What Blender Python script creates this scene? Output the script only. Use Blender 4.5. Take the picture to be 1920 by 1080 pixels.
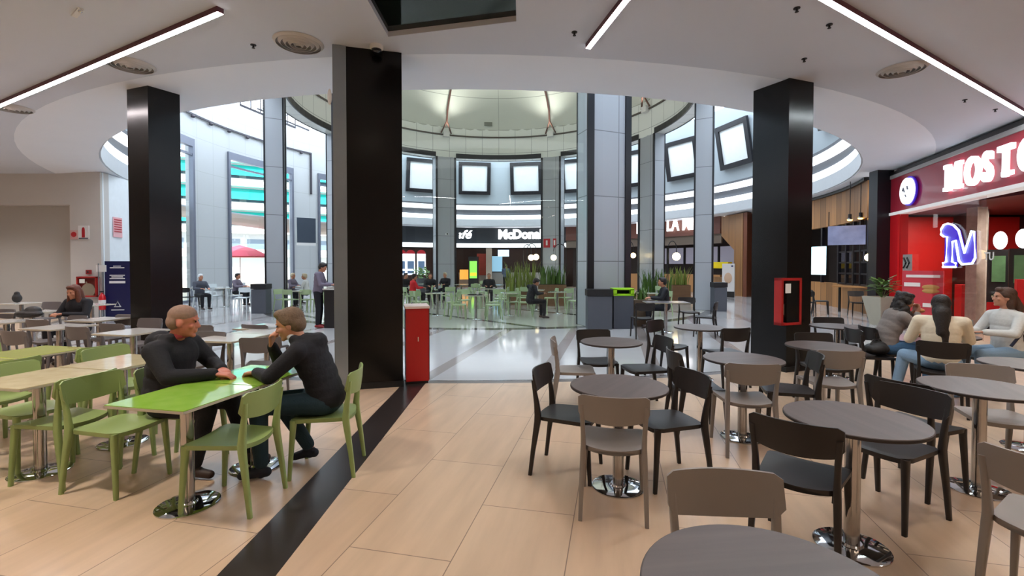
import bpy, bmesh, math, random
from mathutils import Vector, Matrix, geometry
for o in list(bpy.data.objects): bpy.data.objects.remove(o)
random.seed(7)
C = bpy.context.scene.collection
SC = bpy.context.scene
PI = math.pi
R_ = math.radians

# ------------------------------------------------------------------ camera, world, exposure
FOC, PITCH, EYE = 870.0, R_(1.2), 1.62
PY0 = 499 + FOC*math.tan(PITCH)
cam_d = bpy.data.cameras.new('camera')
cam = bpy.data.objects.new('camera', cam_d); C.objects.link(cam)
cam.location = (0, 0, EYE); cam.rotation_euler = (PI/2-PITCH, 0, 0)
cam_d.sensor_width = 36; cam_d.lens = FOC*36/1920; cam_d.shift_y = -(540-PY0)/1920
cam_d.clip_start = .05; cam_d.clip_end = 400
SC.camera = cam
W = bpy.data.worlds.new('sky'); SC.world = W; W.use_nodes = True
wn = W.node_tree.nodes; wl = W.node_tree.links
bg = wn['Background']
sky = wn.new('ShaderNodeTexSky'); sky.sky_type = 'HOSEK_WILKIE'; sky.turbidity = 3.0; sky.ground_albedo = .5
sky.sun_direction = Vector((.45, -.55, .7)).normalized()
mixn = wn.new('ShaderNodeMix'); mixn.data_type = 'RGBA'; mixn.inputs[0].default_value = .65
wl.new(sky.outputs[0], mixn.inputs[6]); mixn.inputs[7].default_value = (.80, .92, 1.0, 1)
wl.new(mixn.outputs[2], bg.inputs[0]); bg.inputs[1].default_value = 3.4
sun_d = bpy.data.lights.new('sun', 'SUN'); sun_d.energy = 7.0; sun_d.angle = R_(1); sun_d.color = (1, .96, .9)
sun = bpy.data.objects.new('sun', sun_d); C.objects.link(sun); sun.location = (0, -20, 60)
sun.rotation_euler = Vector((.45, -.55, .7)).to_track_quat('Z', 'Y').to_euler()
vs = SC.view_settings
vs.view_transform = 'Standard'; vs.look = 'None'; vs.gamma = 1; vs.use_curve_mapping = False
vs.exposure = 0.27
SC.cycles.max_bounces = 9; SC.cycles.diffuse_bounces = 5; SC.cycles.glossy_bounces = 4
SC.cycles.transparent_max_bounces = 8; SC.cycles.use_denoising = True
SC.cycles.sample_clamp_indirect = 6

def P(px, py, z=0.0):
    """world point seen at a pixel on the horizontal plane z"""
    xc = (px-960)/FOC; yc = -(py-PY0)/FOC
    d = Vector((xc, math.cos(PITCH)+yc*math.sin(PITCH), -math.sin(PITCH)+yc*math.cos(PITCH)))
    t = (z-EYE)/d.z
    return Vector((0, 0, EYE))+d*t

# ------------------------------------------------------------------ materials
def lin(h):
    h = h.lstrip('#'); o = []
    for i in (0, 2, 4):
        c = int(h[i:i+2], 16)/255
        o.append(c/12.92 if c <= .04045 else ((c+.055)/1.055)**2.4)
    return (*o, 1)
MT = {}
def M(name, col, rough=.5, metal=0, emit=None, es=0, noise=None, bump=None, coat=0, spec=.5):
    if name in MT: return MT[name]
    m = bpy.data.materials.new(name); m.use_nodes = True
    n = m.node_tree.nodes; l = m.node_tree.links; b = n['Principled BSDF']
    c = lin(col)
    b.inputs['Base Color'].default_value = c
    b.inputs['Roughness'].default_value = rough; b.inputs['Metallic'].default_value = metal
    b.inputs['Coat Weight'].default_value = coat; b.inputs['Specular IOR Level'].default_value = spec
    if emit:
        b.inputs['Emission Color'].default_value = lin(emit); b.inputs['Emission Strength'].default_value = es
    sc, am = noise or (6, .06)
    tc = n.new('ShaderNodeTexCoord'); nt = n.new('ShaderNodeTexNoise')
    nt.inputs['Scale'].default_value = sc; nt.inputs['Detail'].default_value = 4
    l.new(tc.outputs['Object'], nt.inputs['Vector'])
    mr = n.new('ShaderNodeMapRange'); mr.inputs[3].default_value = 1-am; mr.inputs[4].default_value = 1+am
    l.new(nt.outputs[0], mr.inputs[0])
    mx = n.new('ShaderNodeMix'); mx.data_type = 'RGBA'; mx.blend_type = 'MULTIPLY'; mx.inputs[0].default_value = 1
    mx.inputs[6].default_value = c; l.new(mr.outputs[0], mx.inputs[7]); l.new(mx.outputs[2], b.inputs['Base Color'])
    if bump:
        bt = n.new('ShaderNodeTexNoise'); bt.inputs['Scale'].default_value = bump[0]
        l.new(tc.outputs['Object'], bt.inputs['Vector'])
        bp = n.new('ShaderNodeBump'); bp.inputs['Strength'].default_value = bump[1]; bp.inputs['Distance'].default_value = .01
        l.new(bt.outputs[0], bp.inputs['Height']); l.new(bp.outputs[0], b.inputs['Normal'])
    MT[name] = m
    return m
def mnode(n, l, op, a, b=None, c=None):
    x = n.new('ShaderNodeMath'); x.operation = op
    for i, v in enumerate((a, b, c)):
        if v is None: continue
        if isinstance(v, (int, float)): x.inputs[i].default_value = v
        else: l.new(v, x.inputs[i])
    return x.outputs[0]
def mixc(n, l, f, a, b, mode='MIX'):
    x = n.new('ShaderNodeMix'); x.data_type = 'RGBA'; x.blend_type = mode
    for i, v in ((0, f), (6, a), (7, b)):
        if isinstance(v, (int, float)): x.inputs[i].default_value = v
        elif isinstance(v, tuple): x.inputs[i].default_value = v
        else: l.new(v, x.inputs[i])
    return x.outputs[2]
CX, CY = -.84, 21.0          # centre of the rotunda
C_Z = 4.45                   # ceiling height
RIN, ROUT = 13.3, 14.75      # ceiling well

def floor_material():
    m = bpy.data.materials.new('floor_tiles'); m.use_nodes = True
    n = m.node_tree.nodes; l = m.node_tree.links; b = n['Principled BSDF']
    geo = n.new('ShaderNodeNewGeometry'); sp = n.new('ShaderNodeSeparateXYZ'); l.new(geo.outputs['Position'], sp.inputs[0])
    X, Y = sp.outputs[0], sp.outputs[1]
    dx = mnode(n, l, 'SUBTRACT', X, CX); dy = mnode(n, l, 'SUBTRACT', Y, CY)
    r = mnode(n, l, 'SQRT', mnode(n, l, 'ADD', mnode(n, l, 'MULTIPLY', dx, dx), mnode(n, l, 'MULTIPLY', dy, dy)))
    a = math.atan(.222)
    mp = n.new('ShaderNodeMapping'); mp.inputs['Rotation'].default_value = (0, 0, a-PI/2); mp.inputs['Location'].default_value = (.1, -.252, 0); l.new(geo.outputs['Position'], mp.inputs['Vector'])
    # beige planks-like porcelain tiles
    br = n.new('ShaderNodeTexBrick'); l.new(mp.outputs[0], br.inputs['Vector'])
    br.inputs['Scale'].default_value = 1; br.inputs['Brick Width'].default_value = 1.24; br.inputs['Row Height'].default_value = .62
    br.offset = .5; br.inputs['Mortar Size'].default_value = .003; br.inputs['Mortar Smooth'].default_value = 0
    br.inputs['Color1'].default_value = lin('#c3a98f'); br.inputs['Color2'].default_value = lin('#bea288'); br.inputs['Mortar'].default_value = lin('#7d6858')
    st = n.new('ShaderNodeMapping'); st.inputs['Scale'].default_value = (1.0, 7, 1); l.new(mp.outputs[0], st.inputs['Vector'])
    ns = n.new('ShaderNodeTexNoise'); ns.inputs['Scale'].default_value = 1.1; ns.inputs['Detail'].default_value = 6; l.new(st.outputs[0], ns.inputs['Vector'])
    f = n.new('ShaderNodeMapRange'); l.new(ns.outputs[0], f.inputs[0]); f.inputs[1].default_value = .3; f.inputs[2].default_value = .75; f.inputs[3].default_value = .86; f.inputs[4].default_value = 1.10
    beige = mixc(n, l, 1.0, br.outputs[0], f.outputs[0], 'MULTIPLY')
    # black stripe towards the rotunda
    sx = mnode(n, l, 'SUBTRACT', X, mnode(n, l, 'MULTIPLY', Y, .010))
    inb = mnode(n, l, 'MULTIPLY', mnode(n, l, 'GREATER_THAN', sx, -1.57), mnode(n, l, 'LESS_THAN', sx, -1.26))
    beige = mixc(n, l, inb, beige, lin('#2c2523'))
    # white marble with grey stripes
    nm = n.new('ShaderNodeTexNoise'); nm.inputs['Scale'].default_value = 1.3; nm.inputs['Detail'].default_value = 8
    l.new(geo.outputs['Position'], nm.inputs['Vector'])
    fm = n.new('ShaderNodeMapRange'); l.new(nm.outputs[0], fm.inputs[0]); fm.inputs[3].default_value = .88; fm.inputs[4].default_value = 1.05
    marble = mixc(n, l, 1.0, lin('#b0aeae'), fm.outputs[0], 'MULTIPLY')
    u = mnode(n, l, 'SUBTRACT', X, mnode(n, l, 'MULTIPLY', Y, .225))
    fr = mnode(n, l, 'FRACT', mnode(n, l, 'DIVIDE', mnode(n, l, 'ADD', u, 2.86), 1.68))
    stp = mnode(n, l, 'LESS_THAN', fr, .13)
    marble = mixc(n, l, stp, marble, lin('#8f8683'))
    # rotunda inside
    v = mnode(n, l, 'FRACT', mnode(n, l, 'DIVIDE', mnode(n, l, 'ADD', mnode(n, l, 'ADD', X, mnode(n, l, 'MULTIPLY', Y, 1.0)), 1.0), 4.6))
    ins = mixc(n, l, mnode(n, l, 'LESS_THAN', v, .07), lin('#b9b8b1'), lin('#4c4a48'))
    col = mixc(n, l, mnode(n, l, 'LESS_THAN', r, 14.55), beige, marble)
    e1 = mnode(n, l, 'MULTIPLY', mnode(n, l, 'GREATER_THAN', r, 14.45), mnode(n, l, 'LESS_THAN', r, 14.62))
    col = mixc(n, l, e1, col, lin('#5f5755'))
    col = mixc(n, l, mnode(n, l, 'LESS_THAN', r, 9.0), col, ins)
    e2 = mnode(n, l, 'MULTIPLY', mnode(n, l, 'GREATER_THAN', r, 8.9), mnode(n, l, 'LESS_THAN', r, 9.25))
    col = mixc(n, l, e2, col, lin('#55504e'))
    l.new(col, b.inputs['Base Color'])
    rg = mnode(n, l, 'ADD', mnode(n, l, 'MULTIPLY', mnode(n, l, 'GREATER_THAN', r, 14.5), .20), .10)
    l.new(rg, b.inputs['Roughness'])
    return m

def line_tiles(name, col, sx, sz, line, rough=.35, mode='box', off=(0, 0, 0)):
    """large cladding panels with thin joints; mode 'arc' unrolls a cylinder about the object's origin"""
    m = bpy.data.materials.new(name); m.use_nodes = True
    n = m.node_tree.nodes; l = m.node_tree.links; b = n['Principled BSDF']
    tc = n.new('ShaderNodeTexCoord'); sp = n.new('ShaderNodeSeparateXYZ')
    l.new(tc.outputs['Object'], sp.inputs[0])
    if mode == 'arc':
        h = mnode(n, l, 'MULTIPLY', mnode(n, l, 'ARCTAN2', sp.outputs[0], sp.outputs[1]), off[0])
    else:
        h = mnode(n, l, 'ADD', sp.outputs[0], sp.outputs[1])
    cb = n.new('ShaderNodeCombineXYZ'); l.new(h, cb.inputs[0]); l.new(sp.outputs[2], cb.inputs[1])
    br = n.new('ShaderNodeTexBrick'); l.new(cb.outputs[0], br.inputs['Vector']); br.offset = 0
    br.inputs['Scale'].default_value = 1; br.inputs['Brick Width'].default_value = sx; br.inputs['Row Height'].default_value = sz
    br.inputs['Mortar Size'].default_value = .012; br.inputs['Mortar Smooth'].default_value = 0
    c = lin(col); br.inputs['Color1'].default_value = c; br.inputs['Color2'].default_value = tuple(x*.97 for x in c[:3])+(1,)
    br.inputs['Mortar'].default_value = lin(line)
    l.new(br.outputs[0], b.inputs['Base Color']); b.inputs['Roughness'].default_value = rough
    return m

def wood(name, c1, c2, axis=2, scale=5, rough=.5, board=None):
    m = bpy.data.materials.new(name); m.use_nodes = True
    n = m.node_tree.nodes; l = m.node_tree.links; b = n['Principled BSDF']
    tc = n.new('ShaderNodeTexCoord'); mp = n.new('ShaderNodeMapping')
    s = [scale*4]*3; s[axis] = scale*.25; mp.inputs['Scale'].default_value = s
    l.new(tc.outputs['Object'], mp.inputs['Vector'])
    nt = n.new('ShaderNodeTexNoise'); nt.inputs['Scale'].default_value = 1; nt.inputs['Detail'].default_value = 6; l.new(mp.outputs[0], nt.inputs['Vector'])
    col = mixc(n, l, nt.outputs[0], lin(c1), lin(c2))
    if board:
        sp = n.new('ShaderNodeSeparateXYZ'); l.new(tc.outputs['Object'], sp.inputs[0])
        h = mnode(n, l, 'ADD', sp.outputs[0], sp.outputs[1])
        q = mnode(n, l, 'DIVIDE', h, board)
        fr = mnode(n, l, 'LESS_THAN', mnode(n, l, 'FRACT', q), .03)
        wv = n.new('ShaderNodeTexWhiteNoise'); wv.noise_dimensions = '1D'; l.new(mnode(n, l, 'FLOOR', q), wv.inputs['W'])
        k = n.new('ShaderNodeMapRange'); l.new(wv.outputs[0], k.inputs[0]); k.inputs[3].default_value = .7; k.inputs[4].default_value = 1.2
        col = mixc(n, l, 1.0, col, k.outputs[0], 'MULTIPLY')
        col = mixc(n, l, fr, col, (.02, .012, .008, 1))
    l.new(col, b.inputs['Base Color']); b.inputs['Roughness'].default_value = rough
    return m

def glass(name, tint=(1, 1, 1), refl=1.0):
    m = bpy.data.materials.new(name); m.use_nodes = True
    n = m.node_tree.nodes; l = m.node_tree.links; n.clear()
    out = n.new('ShaderNodeOutputMaterial'); tr = n.new('ShaderNodeBsdfTransparent'); gl = n.new('ShaderNodeBsdfGlossy')
    tr.inputs[0].default_value = (*tint, 1); gl.inputs['Roughness'].default_value = 0
    fr = n.new('ShaderNodeLayerWeight'); fr.inputs[0].default_value = .5
    mx = n.new('ShaderNodeMixShader'); f = mnode(n, l, 'MULTIPLY_ADD', mnode(n, l, 'POWER', fr.outputs[1], 4.0), .5*refl, .035*refl)
    l.new(f, mx.inputs[0]); l.new(tr.outputs[0], mx.inputs[1]); l.new(gl.outputs[0], mx.inputs[2]); l.new(mx.outputs[0], out.inputs[0])
    return m

WHITE = M('white_paint', '#dcdad8', .6, noise=(2, .02))
CEIL = M('ceiling_paint', '#ccd1dc', .7, noise=(1.5, .02)); RING_LIT = M('ring_lit_white', '#eef1f8', .6, noise=(1.5, .02))  # ring whiter than the ceiling: light off the marble put into its colour
TILE = line_tiles('white_cladding', '#e2e4df', 1.1, 1.75, '#8d908f', .28, 'arc', (9.0, 0, 0))
TILE_EXT = line_tiles('grey_cladding', '#b3b7b9', 1.05, 1.5, '#a2a5a5', .4, 'arc', (13.6, 0, 0))
BLACK_FR = M('black_frame', '#15141a', .35)
DARK_COL = M('black_bronze', '#0e0c0b', .22, .35, noise=(3, .2))
STEEL = M('brushed_steel', '#8f979e', .25, .6, bump=(120, .05))
CHROME = M('chrome', '#d6d8da', .06, 1)
BLACK = M('black_plastic', '#1b1716', .42)
GLASS = glass('clear_glass', (.97, .985, .98), .5)
GREEN_GLASS = glass('green_glass', (.965, .985, .97), .45)

# ------------------------------------------------------------------ mesh building
class MB:
    def __init__(s): s.v = []; s.f = []
    def add(s, vs, fs):
        o = len(s.v); s.v += [Vector(v) for v in vs]; s.f += [[i+o for i in f] for f in fs]; return s
    def box(s, c, d, rz=0, R=None):
        R = R or Matrix.Rotation(rz, 3, 'Z'); c = Vector(c)
        vs = [c+R@Vector((x*d[0]/2, y*d[1]/2, z*d[2]/2)) for x in (-1, 1) for y in (-1, 1) for z in (-1, 1)]
        return s.add(vs, [(0, 1, 3, 2), (4, 6, 7, 5), (0, 4, 5, 1), (2, 3, 7, 6), (0, 2, 6, 4), (1, 5, 7, 3)])
    def loft(s, rings, closed=True, caps=True):
        n = len(rings[0]); vs = [p for r in rings for p in r]; fs = []
        for i in range(len(rings)-1):
            for j in range(n if closed else n-1):
                k = (j+1) % n
                fs.append((i*n+j, i*n+k, (i+1)*n+k, (i+1)*n+j))
        if caps: fs += [tuple(range(n)), tuple(range((len(rings)-1)*n, len(rings)*n))]
        return s.add(vs, fs)
    def lathe(s, prof, c=(0, 0, 0), n=32):
        rings = [[(c[0]+r*math.cos(2*PI*j/n), c[1]+r*math.sin(2*PI*j/n), c[2]+z) for j in range(n)] for r, z in prof]
        return s.loft(rings)
    def cyl(s, x, y, z0, z1, r0, r1=None, n=24): return s.lathe([(r0, z0), (r0 if r1 is None else r1, z1)], (x, y, 0), n)
    def tube(s, pts, r, n=8, closed=False):
        pts = [Vector(p) for p in pts]; rings = []; N = len(pts); up = Vector((0, 0, 1))
        rr = r if isinstance(r, (list, tuple)) else [r]*N
        for i, p in enumerate(pts):
            a = pts[(i-1) % N] if (closed or i) else p; b = pts[(i+1) % N] if (closed or i < N-1) else p
            t = (b-a).normalized(); u = up.cross(t)
            if u.length < .05: u = Vector((1, 0, 0)).cross(t)
            u.normalize(); w = t.cross(u)
            rings.append([p+(u*math.cos(2*PI*j/n)+w*math.sin(2*PI*j/n))*rr[i] for j in range(n)])
        if closed: rings.append(rings[0])
        return s.loft(rings, caps=not closed)
    def bars(s, pts, w, d):   # rectangular swept bar, w across, d along z-ish
        return s.loft([[(p[0]-w/2, p[1]-d/2, p[2]), (p[0]+w/2, p[1]-d/2, p[2]), (p[0]+w/2, p[1]+d/2, p[2]), (p[0]-w/2, p[1]+d/2, p[2])] for p in pts])
    def beam(s, a, b, w, h):
        a = Vector(a); b = Vector(b); t = (b-a).normalized(); up = Vector((0, 0, 1))
        u = t.cross(up) if abs(t.z) < .99 else Vector((1, 0, 0)); u.normalize(); v = u.cross(t)
        q = lambda p: [p+u*w/2+v*h/2, p-u*w/2+v*h/2, p-u*w/2-v*h/2, p+u*w/2-v*h/2]
        return s.loft([q(a), q(b)])
    def prism(s, poly, z0, z1):
        n = len(poly); vs = [(x, y, z0) for x, y in poly]+[(x, y, z1) for x, y in poly]
        return s.add(vs, [tuple(range(n)), tuple(range(n, 2*n))]+[(j, (j+1) % n, n+(j+1) % n, n+j) for j in range(n)])
    def arc(s, r0, r1, t0, t1, z0, z1, n=None, dr=0, c=(0, 0)):
        """ring sector, angles in degrees clockwise from the far side (+y); dr: radius change at the top"""
        n = n or max(1, int(abs(t1-t0)/3)); rings = []
        for i in range(n+1):
            t = R_(t0+(t1-t0)*i/n); sx, sy = math.sin(t), math.cos(t)
            q = lambda r, z: (c[0]+r*sx, c[1]+r*sy, z)
            rings.append([q(r0, z0), q(r1, z0), q(r1+dr, z1), q(r0+dr, z1)])
        full = abs(abs(t1-t0)-360) < 1e-6
        return s.loft(rings, caps=not full)
    def ell(s, c, r, R=None, n=16):
        rings = []; R = R or Matrix.Identity(3); c = Vector(c)
        for i in range(1, n//2):
            a = PI*i/(n//2)
            rings.append([c+R@Vector((r[0]*math.sin(a)*math.cos(2*PI*j/n), r[1]*math.sin(a)*math.sin(2*PI*j/n), r[2]*math.cos(a))) for j in range(n)])
        o = len(s.v); s.loft(rings, caps=False); k = len(rings)
        s.v += [c+R@Vector((0, 0, r[2])), c-R@Vector((0, 0, r[2]))]; T = len(s.v)-2
        for j in range(n):
            s.f.append([T, o+j, o+(j+1) % n]); s.f.append([T+1, o+(k-1)*n+(j+1) % n, o+(k-1)*n+j])
        return s
    def cone(s, a, ra, b, rb, n=12):
        """capsule with two radii"""
        a = Vector(a); b = Vector(b); t = b-a
        if t.length < 1e-6: return s.ell(a, (ra,)*3, n=n)
        t.normalize(); u = t.orthogonal().normalized(); w = t.cross(u); rings = []
        q = lambda p, r: [p+(u*math.cos(2*PI*j/n)+w*math.sin(2*PI*j/n))*r for j in range(n)]
        for k in (75, 50, 25): rings.append(q(a-t*ra*math.sin(R_(k)), ra*math.cos(R_(k))))
        rings += [q(a, ra), q(b, rb)]
        for k in (25, 50, 75): rings.append(q(b+t*rb*math.sin(R_(k)), rb*math.cos(R_(k))))
        return s.loft(rings)
    def mesh(s, name, smooth=35):
        me = bpy.data.meshes.new(name); me.from_pydata([tuple(v) for v in s.v], [], s.f)
        bm = bmesh.new(); bm.from_mesh(me)
        bmesh.ops.recalc_face_normals(bm, faces=bm.faces); bm.to_mesh(me); bm.free()
        if smooth:
            for p in me.polygons: p.use_smooth = True
            me.set_sharp_from_angle(angle=R_(smooth))
        return me
def tagp(o, label=None, cat=None, group=None, kind=None):
    for k, v in (('label', label), ('category', cat), ('group', group), ('kind', kind)):
        if v: o[k] = v
    return o
def T(name, label, cat, loc=(0, 0, 0), rz=0, group=None):
    o = bpy.data.objects.new(name, None); C.objects.link(o); o.location = loc; o.rotation_euler = (0, 0, rz)
    o.empty_display_size = .1
    return tagp(o, label, cat, group)
def part(mb, name, mat, parent, world=False, smooth=35, label=None):
    if world:
        L = Vector(parent.location); Ri = Matrix.Rotation(-parent.rotation_euler.z, 3, 'Z')
        mb.v = [Ri@(v-L) for v in mb.v]
    me = mb.mesh(name, smooth) if isinstance(mb, MB) else mb
    o = bpy.data.objects.new(name, me); C.objects.link(o); me.materials.append(mat)
    if parent: o.parent = parent
    if label: o['label'] = label
    return o
def one(mb, name, mat, label=None, cat=None, group=None, kind=None, loc=None, smooth=35):
    """a thing that is a single mesh; mb in world coordinates, loc its base point"""
    loc = Vector(loc or (0, 0, 0)); mb.v = [v-loc for v in mb.v]
    o = bpy.data.objects.new(name, mb.mesh(name, smooth)); C.objects.link(o); o.data.materials.append(mat); o.location = loc
    return tagp(o, label, cat, group, kind)
def struct(name, mb, mat, loc=None, parent=None, smooth=35):
    if parent is None: return one(mb, name, mat, kind='structure', loc=loc, smooth=smooth)
    return part(mb, name, mat, parent, world=True, smooth=smooth)
def copy_tree(o, parent=None):
    c = o.copy(); C.objects.link(c)
    if parent: c.parent = parent
    for ch in KIDS.get(o.name, []): copy_tree(ch, c)
    return c
KIDS = {}
def proto_kids(root):
    KIDS[root.name] = [o for o in C.objects if o.parent == root]
    for k in KIDS[root.name]: proto_kids(k)
USED = set()
def place(proto, loc, rz, label, group=None, cat=None):
    if proto.name not in USED: USED.add(proto.name); o = proto
    else: o = copy_tree(proto)
    o.location = (loc[0], loc[1], loc[2] if len(loc) > 2 else 0); o.rotation_euler = (0, 0, rz)
    o['label'] = label
    if group: o['group'] = group
    elif 'group' in o: del o['group']
    return o
def text_mesh(body, size=1, extrude=.02, bold=.0, shear=0, align='LEFT', spacing=1):
    cu = bpy.data.curves.new('t', 'FONT'); cu.body = body; cu.size = size; cu.extrude = extrude; cu.offset = bold
    cu.shear = shear; cu.align_x = align; cu.space_character = spacing; cu.resolution_u = 4
    ob = bpy.data.objects.new('t', cu); C.objects.link(ob)
    dg = bpy.context.evaluated_depsgraph_get(); dg.update()
    me = bpy.data.meshes.new_from_object(ob.evaluated_get(dg)); bpy.data.objects.remove(ob); bpy.data.curves.remove(cu)
    me.materials.clear()
    return me
def text(body, size, loc, rz, mat, parent, name='lettering', extrude=.02, bold=0, sx=1, sy=1, shear=0, align='LEFT', spacing=1):
    """upright text, reading left to right when its front faces the local -y; world placement"""
    me = text_mesh(body, size, extrude, bold, shear, align, spacing)
    mt = Matrix.Translation(loc)@Matrix.Rotation(rz, 4, 'Z')@Matrix.Rotation(PI/2, 4, 'X')@Matrix.Diagonal((sx, sy, 1, 1))
    me.transform(mt)
    L = Matrix.Translation(parent.location)@Matrix.Rotation(parent.rotation_euler.z, 4, 'Z')
    me.transform(L.inverted()); me.name = name
    o = bpy.data.objects.new(name, me); C.objects.link(o); me.materials.append(mat); o.parent = parent
    return o
def blob(mb, name, voxel, mat, parent, smooth_it=3, world=False, label=None):
    """one continuous surface grown over overlapping solids"""
    if world:
        L = Vector(parent.location); Ri = Matrix.Rotation(-parent.rotation_euler.z, 3, 'Z'); mb.v = [Ri@(v-L) for v in mb.v]
    me = mb.mesh(name, 0); ob = bpy.data.objects.new(name, me); C.objects.link(ob)
    rm = ob.modifiers.new('r', 'REMESH'); rm.mode = 'VOXEL'; rm.voxel_size = voxel; rm.use_smooth_shade = True
    if smooth_it:
        s = ob.modifiers.new('s', 'SMOOTH'); s.factor = .5; s.iterations = smooth_it
    dg = bpy.context.evaluated_depsgraph_get(); dg.update()
    m2 = bpy.data.meshes.new_from_object(ob.evaluated_get(dg)); bpy.data.objects.remove(ob); bpy.data.meshes.remove(me)
    m2.name = name; m2.materials.clear(); m2.materials.append(mat)
    for p in m2.polygons: p.use_smooth = True
    o = bpy.data.objects.new(name, m2); C.objects.link(o); o.parent = parent
    if label: o['label'] = label
    return o
def pol(t, r, z=0):
    return Vector((CX+r*math.sin(R_(t)), CY+r*math.cos(R_(t)), z))

# ================================================================== STRUCTURE
one(MB().box((0, 18, -.1), (60, 80, .2)), 'floor', floor_material(), kind='structure', smooth=0)

# ceiling with the round well and the dark glass recess
rec = [P(728, 69, C_Z), P(968, 40, C_Z), P(966, -60, C_Z), P(655, -60, C_Z)]
def ceiling():
    bm = bmesh.new()
    def loop(pts):
        vs_ = [bm.verts.new((p[0], p[1], C_Z)) for p in pts]
        return [bm.edges.new((vs_[i], vs_[(i+1) % len(vs_)])) for i in range(len(vs_))]
    ed = loop([(-19, -5), (18, -5), (18, 42), (-19, 42)])
    ed += loop([pol(t*3, ROUT) for t in range(120)])
    ed += loop(rec)
    bmesh.ops.triangle_fill(bm, use_beauty=True, use_dissolve=False, edges=ed)
    me = bpy.data.meshes.new('ceiling'); 
    for f in list(bm.faces):
        c = f.calc_center_median()
        if (c.x-CX)**2+(c.y-CY)**2 < (ROUT-.1)**2 and all(abs((v.co.x-CX)**2+(v.co.y-CY)**2-ROUT**2) < .05 for v in f.verts): bm.faces.remove(f)
        elif all(any((v.co-Vector((q[0], q[1], C_Z))).length < 1e-3 for q in rec) for v in f.verts): bm.faces.remove(f)
    bmesh.ops.recalc_face_normals(bm, faces=bm.faces)
    r = bmesh.ops.extrude_face_region(bm, geom=bm.faces[:])
    bmesh.ops.translate(bm, verts=[g for g in r['geom'] if isinstance(g, bmesh.types.BMVert)], vec=(0, 0, .07))
    bmesh.ops.recalc_face_normals(bm, faces=bm.faces)
    bm.to_mesh(me); bm.free(); me.materials.append(CEIL)
    o = bpy.data.objects.new('ceiling', me); C.objects.link(o); o['kind'] = 'structure'
ceiling()
# sloping ring round the well
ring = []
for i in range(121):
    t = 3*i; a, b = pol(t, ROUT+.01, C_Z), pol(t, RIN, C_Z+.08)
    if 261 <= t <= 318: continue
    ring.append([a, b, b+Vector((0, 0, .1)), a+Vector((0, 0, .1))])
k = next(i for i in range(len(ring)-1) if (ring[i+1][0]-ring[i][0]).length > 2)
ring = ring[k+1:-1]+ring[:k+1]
struct('trim_ceiling_ring', MB().loft(ring), RING_LIT, smooth=60)
# dark glass in the recess
rp = MB(); rp.prism([(p.x, p.y) for p in rec], C_Z+.065, C_Z+.09)
rc = sum((Vector(p) for p in rec), Vector())/4; rc.z = C_Z+.065
one(rp, 'ceiling_glass_panel', M('dark_glass', '#0b1513', .08, 0, noise=(1.2, .5)), 'dark green-black glass panel set in a slanted recess of the white ceiling', 'ceiling panel', loc=rc)

# fascia of the well: grey, lit white bands, dark grooves, leaning wall above
LIT = M('lit_band', '#ffffff', .5, 0, '#f2f7ff', 1.15)
GREYW = M('grey_blue_wall', '#aab4bb', .5, noise=(.7, .05))
GROOVE = M('groove_grey', '#5d6066', .5)
O0 = Vector((CX, CY, 0))
def ringw(name, r0, r1, z0, z1, mat, t0=-43, t1=260, dr=0, loc=O0, n=None):
    return struct(name, MB().arc(r0, r1, t0, t1, z0, z1, n, dr, (CX, CY)), mat, loc)
ringw('wall_well_lower', RIN-.04, RIN+.25, 4.56, 5.05, M('fascia_grey', '#b9bcc0', .5))
ringw('trim_light_band_lower', RIN-.02, RIN+.25, 5.05, 5.36, LIT)
ringw('trim_groove', RIN+.12, RIN+.3, 5.36, 5.76, GROOVE)
ringw('trim_light_band_upper', RIN-.02, RIN+.25, 5.76, 6.07, LIT)
ringw('trim_ledge', RIN-.06, RIN+.2, 6.07, 6.17, GROOVE)
ringw('wall_well_upper', RIN, RIN+.2, 6.17, 10.0, GREYW, dr=-.7)

# exterior wall on the left with tall windows
ext = MB()
WT, WB = 7.35, .02
segs = [(-100, -97.5, 0), (-97.5, -89.6, 1), (-89.6, -80.2, 0), (-80.2, -62.2, 1), (-62.2, -55.2, 0), (-55.2, -46, 1), (-46, -42.5, 0)]
for a, b, w in segs:
    if w: ext.arc(13.6, 13.95, a, b, WT, 10.0, None, 0, (CX, CY))
    else: ext.arc(13.6, 13.95, a, b, 0, 10.0, None, 0, (CX, CY))
struct('wall_exterior', ext, TILE_EXT, O0)
GFR = M('grey_steel_frame', '#6d7280', .35, .4)
k = 0
for a, b, w in segs:
    if not w: continue
    k += 1
    wf = MB(); d = .55
    wf.arc(13.5, 13.7, a, a+d, 0, WT, 1, 0, (CX, CY)); wf.arc(13.5, 13.7, b-d, b, 0, WT, 1, 0, (CX, CY))
    wf.arc(13.5, 13.7, a+d, b-d, WT-.35, WT, None, 0, (CX, CY)); wf.arc(13.52, 13.66, a+d, b-d, WT-.75, WT-.66, None, 0, (CX, CY))
    wf.arc(13.55, 13.66, a+d, b-d, .0, .1, None, 0, (CX, CY))
    root = one(MB().arc(13.6, 13.61, a+d, b-d, .1, WT-.75, None, 0, (CX, CY)), 'window_%d' % k, GLASS, kind='structure', loc=pol((a+b)/2, 13.6))
    part(wf, 'window_frame', GFR, root, world=True)
cb = MB().arc(13.5, 13.56, -97, -57, 8.42, 8.5, None, 0, (CX, CY)); cb.arc(13.5, 13.58, -57.4, -57, 6.0, 8.5, 1, 0, (CX, CY))
for t in range(-95, -57, 5): cb.ell(pol(t, 13.5, 8.35), (.09, .09, .07), n=8)
one(cb, 'cable_rail', M('rail_dark', '#34303a', .5), 'dark cable rail running along the high white wall on the left', 'rail', loc=pol(-77, 13.5, 8.42))
cw = MB()
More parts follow.
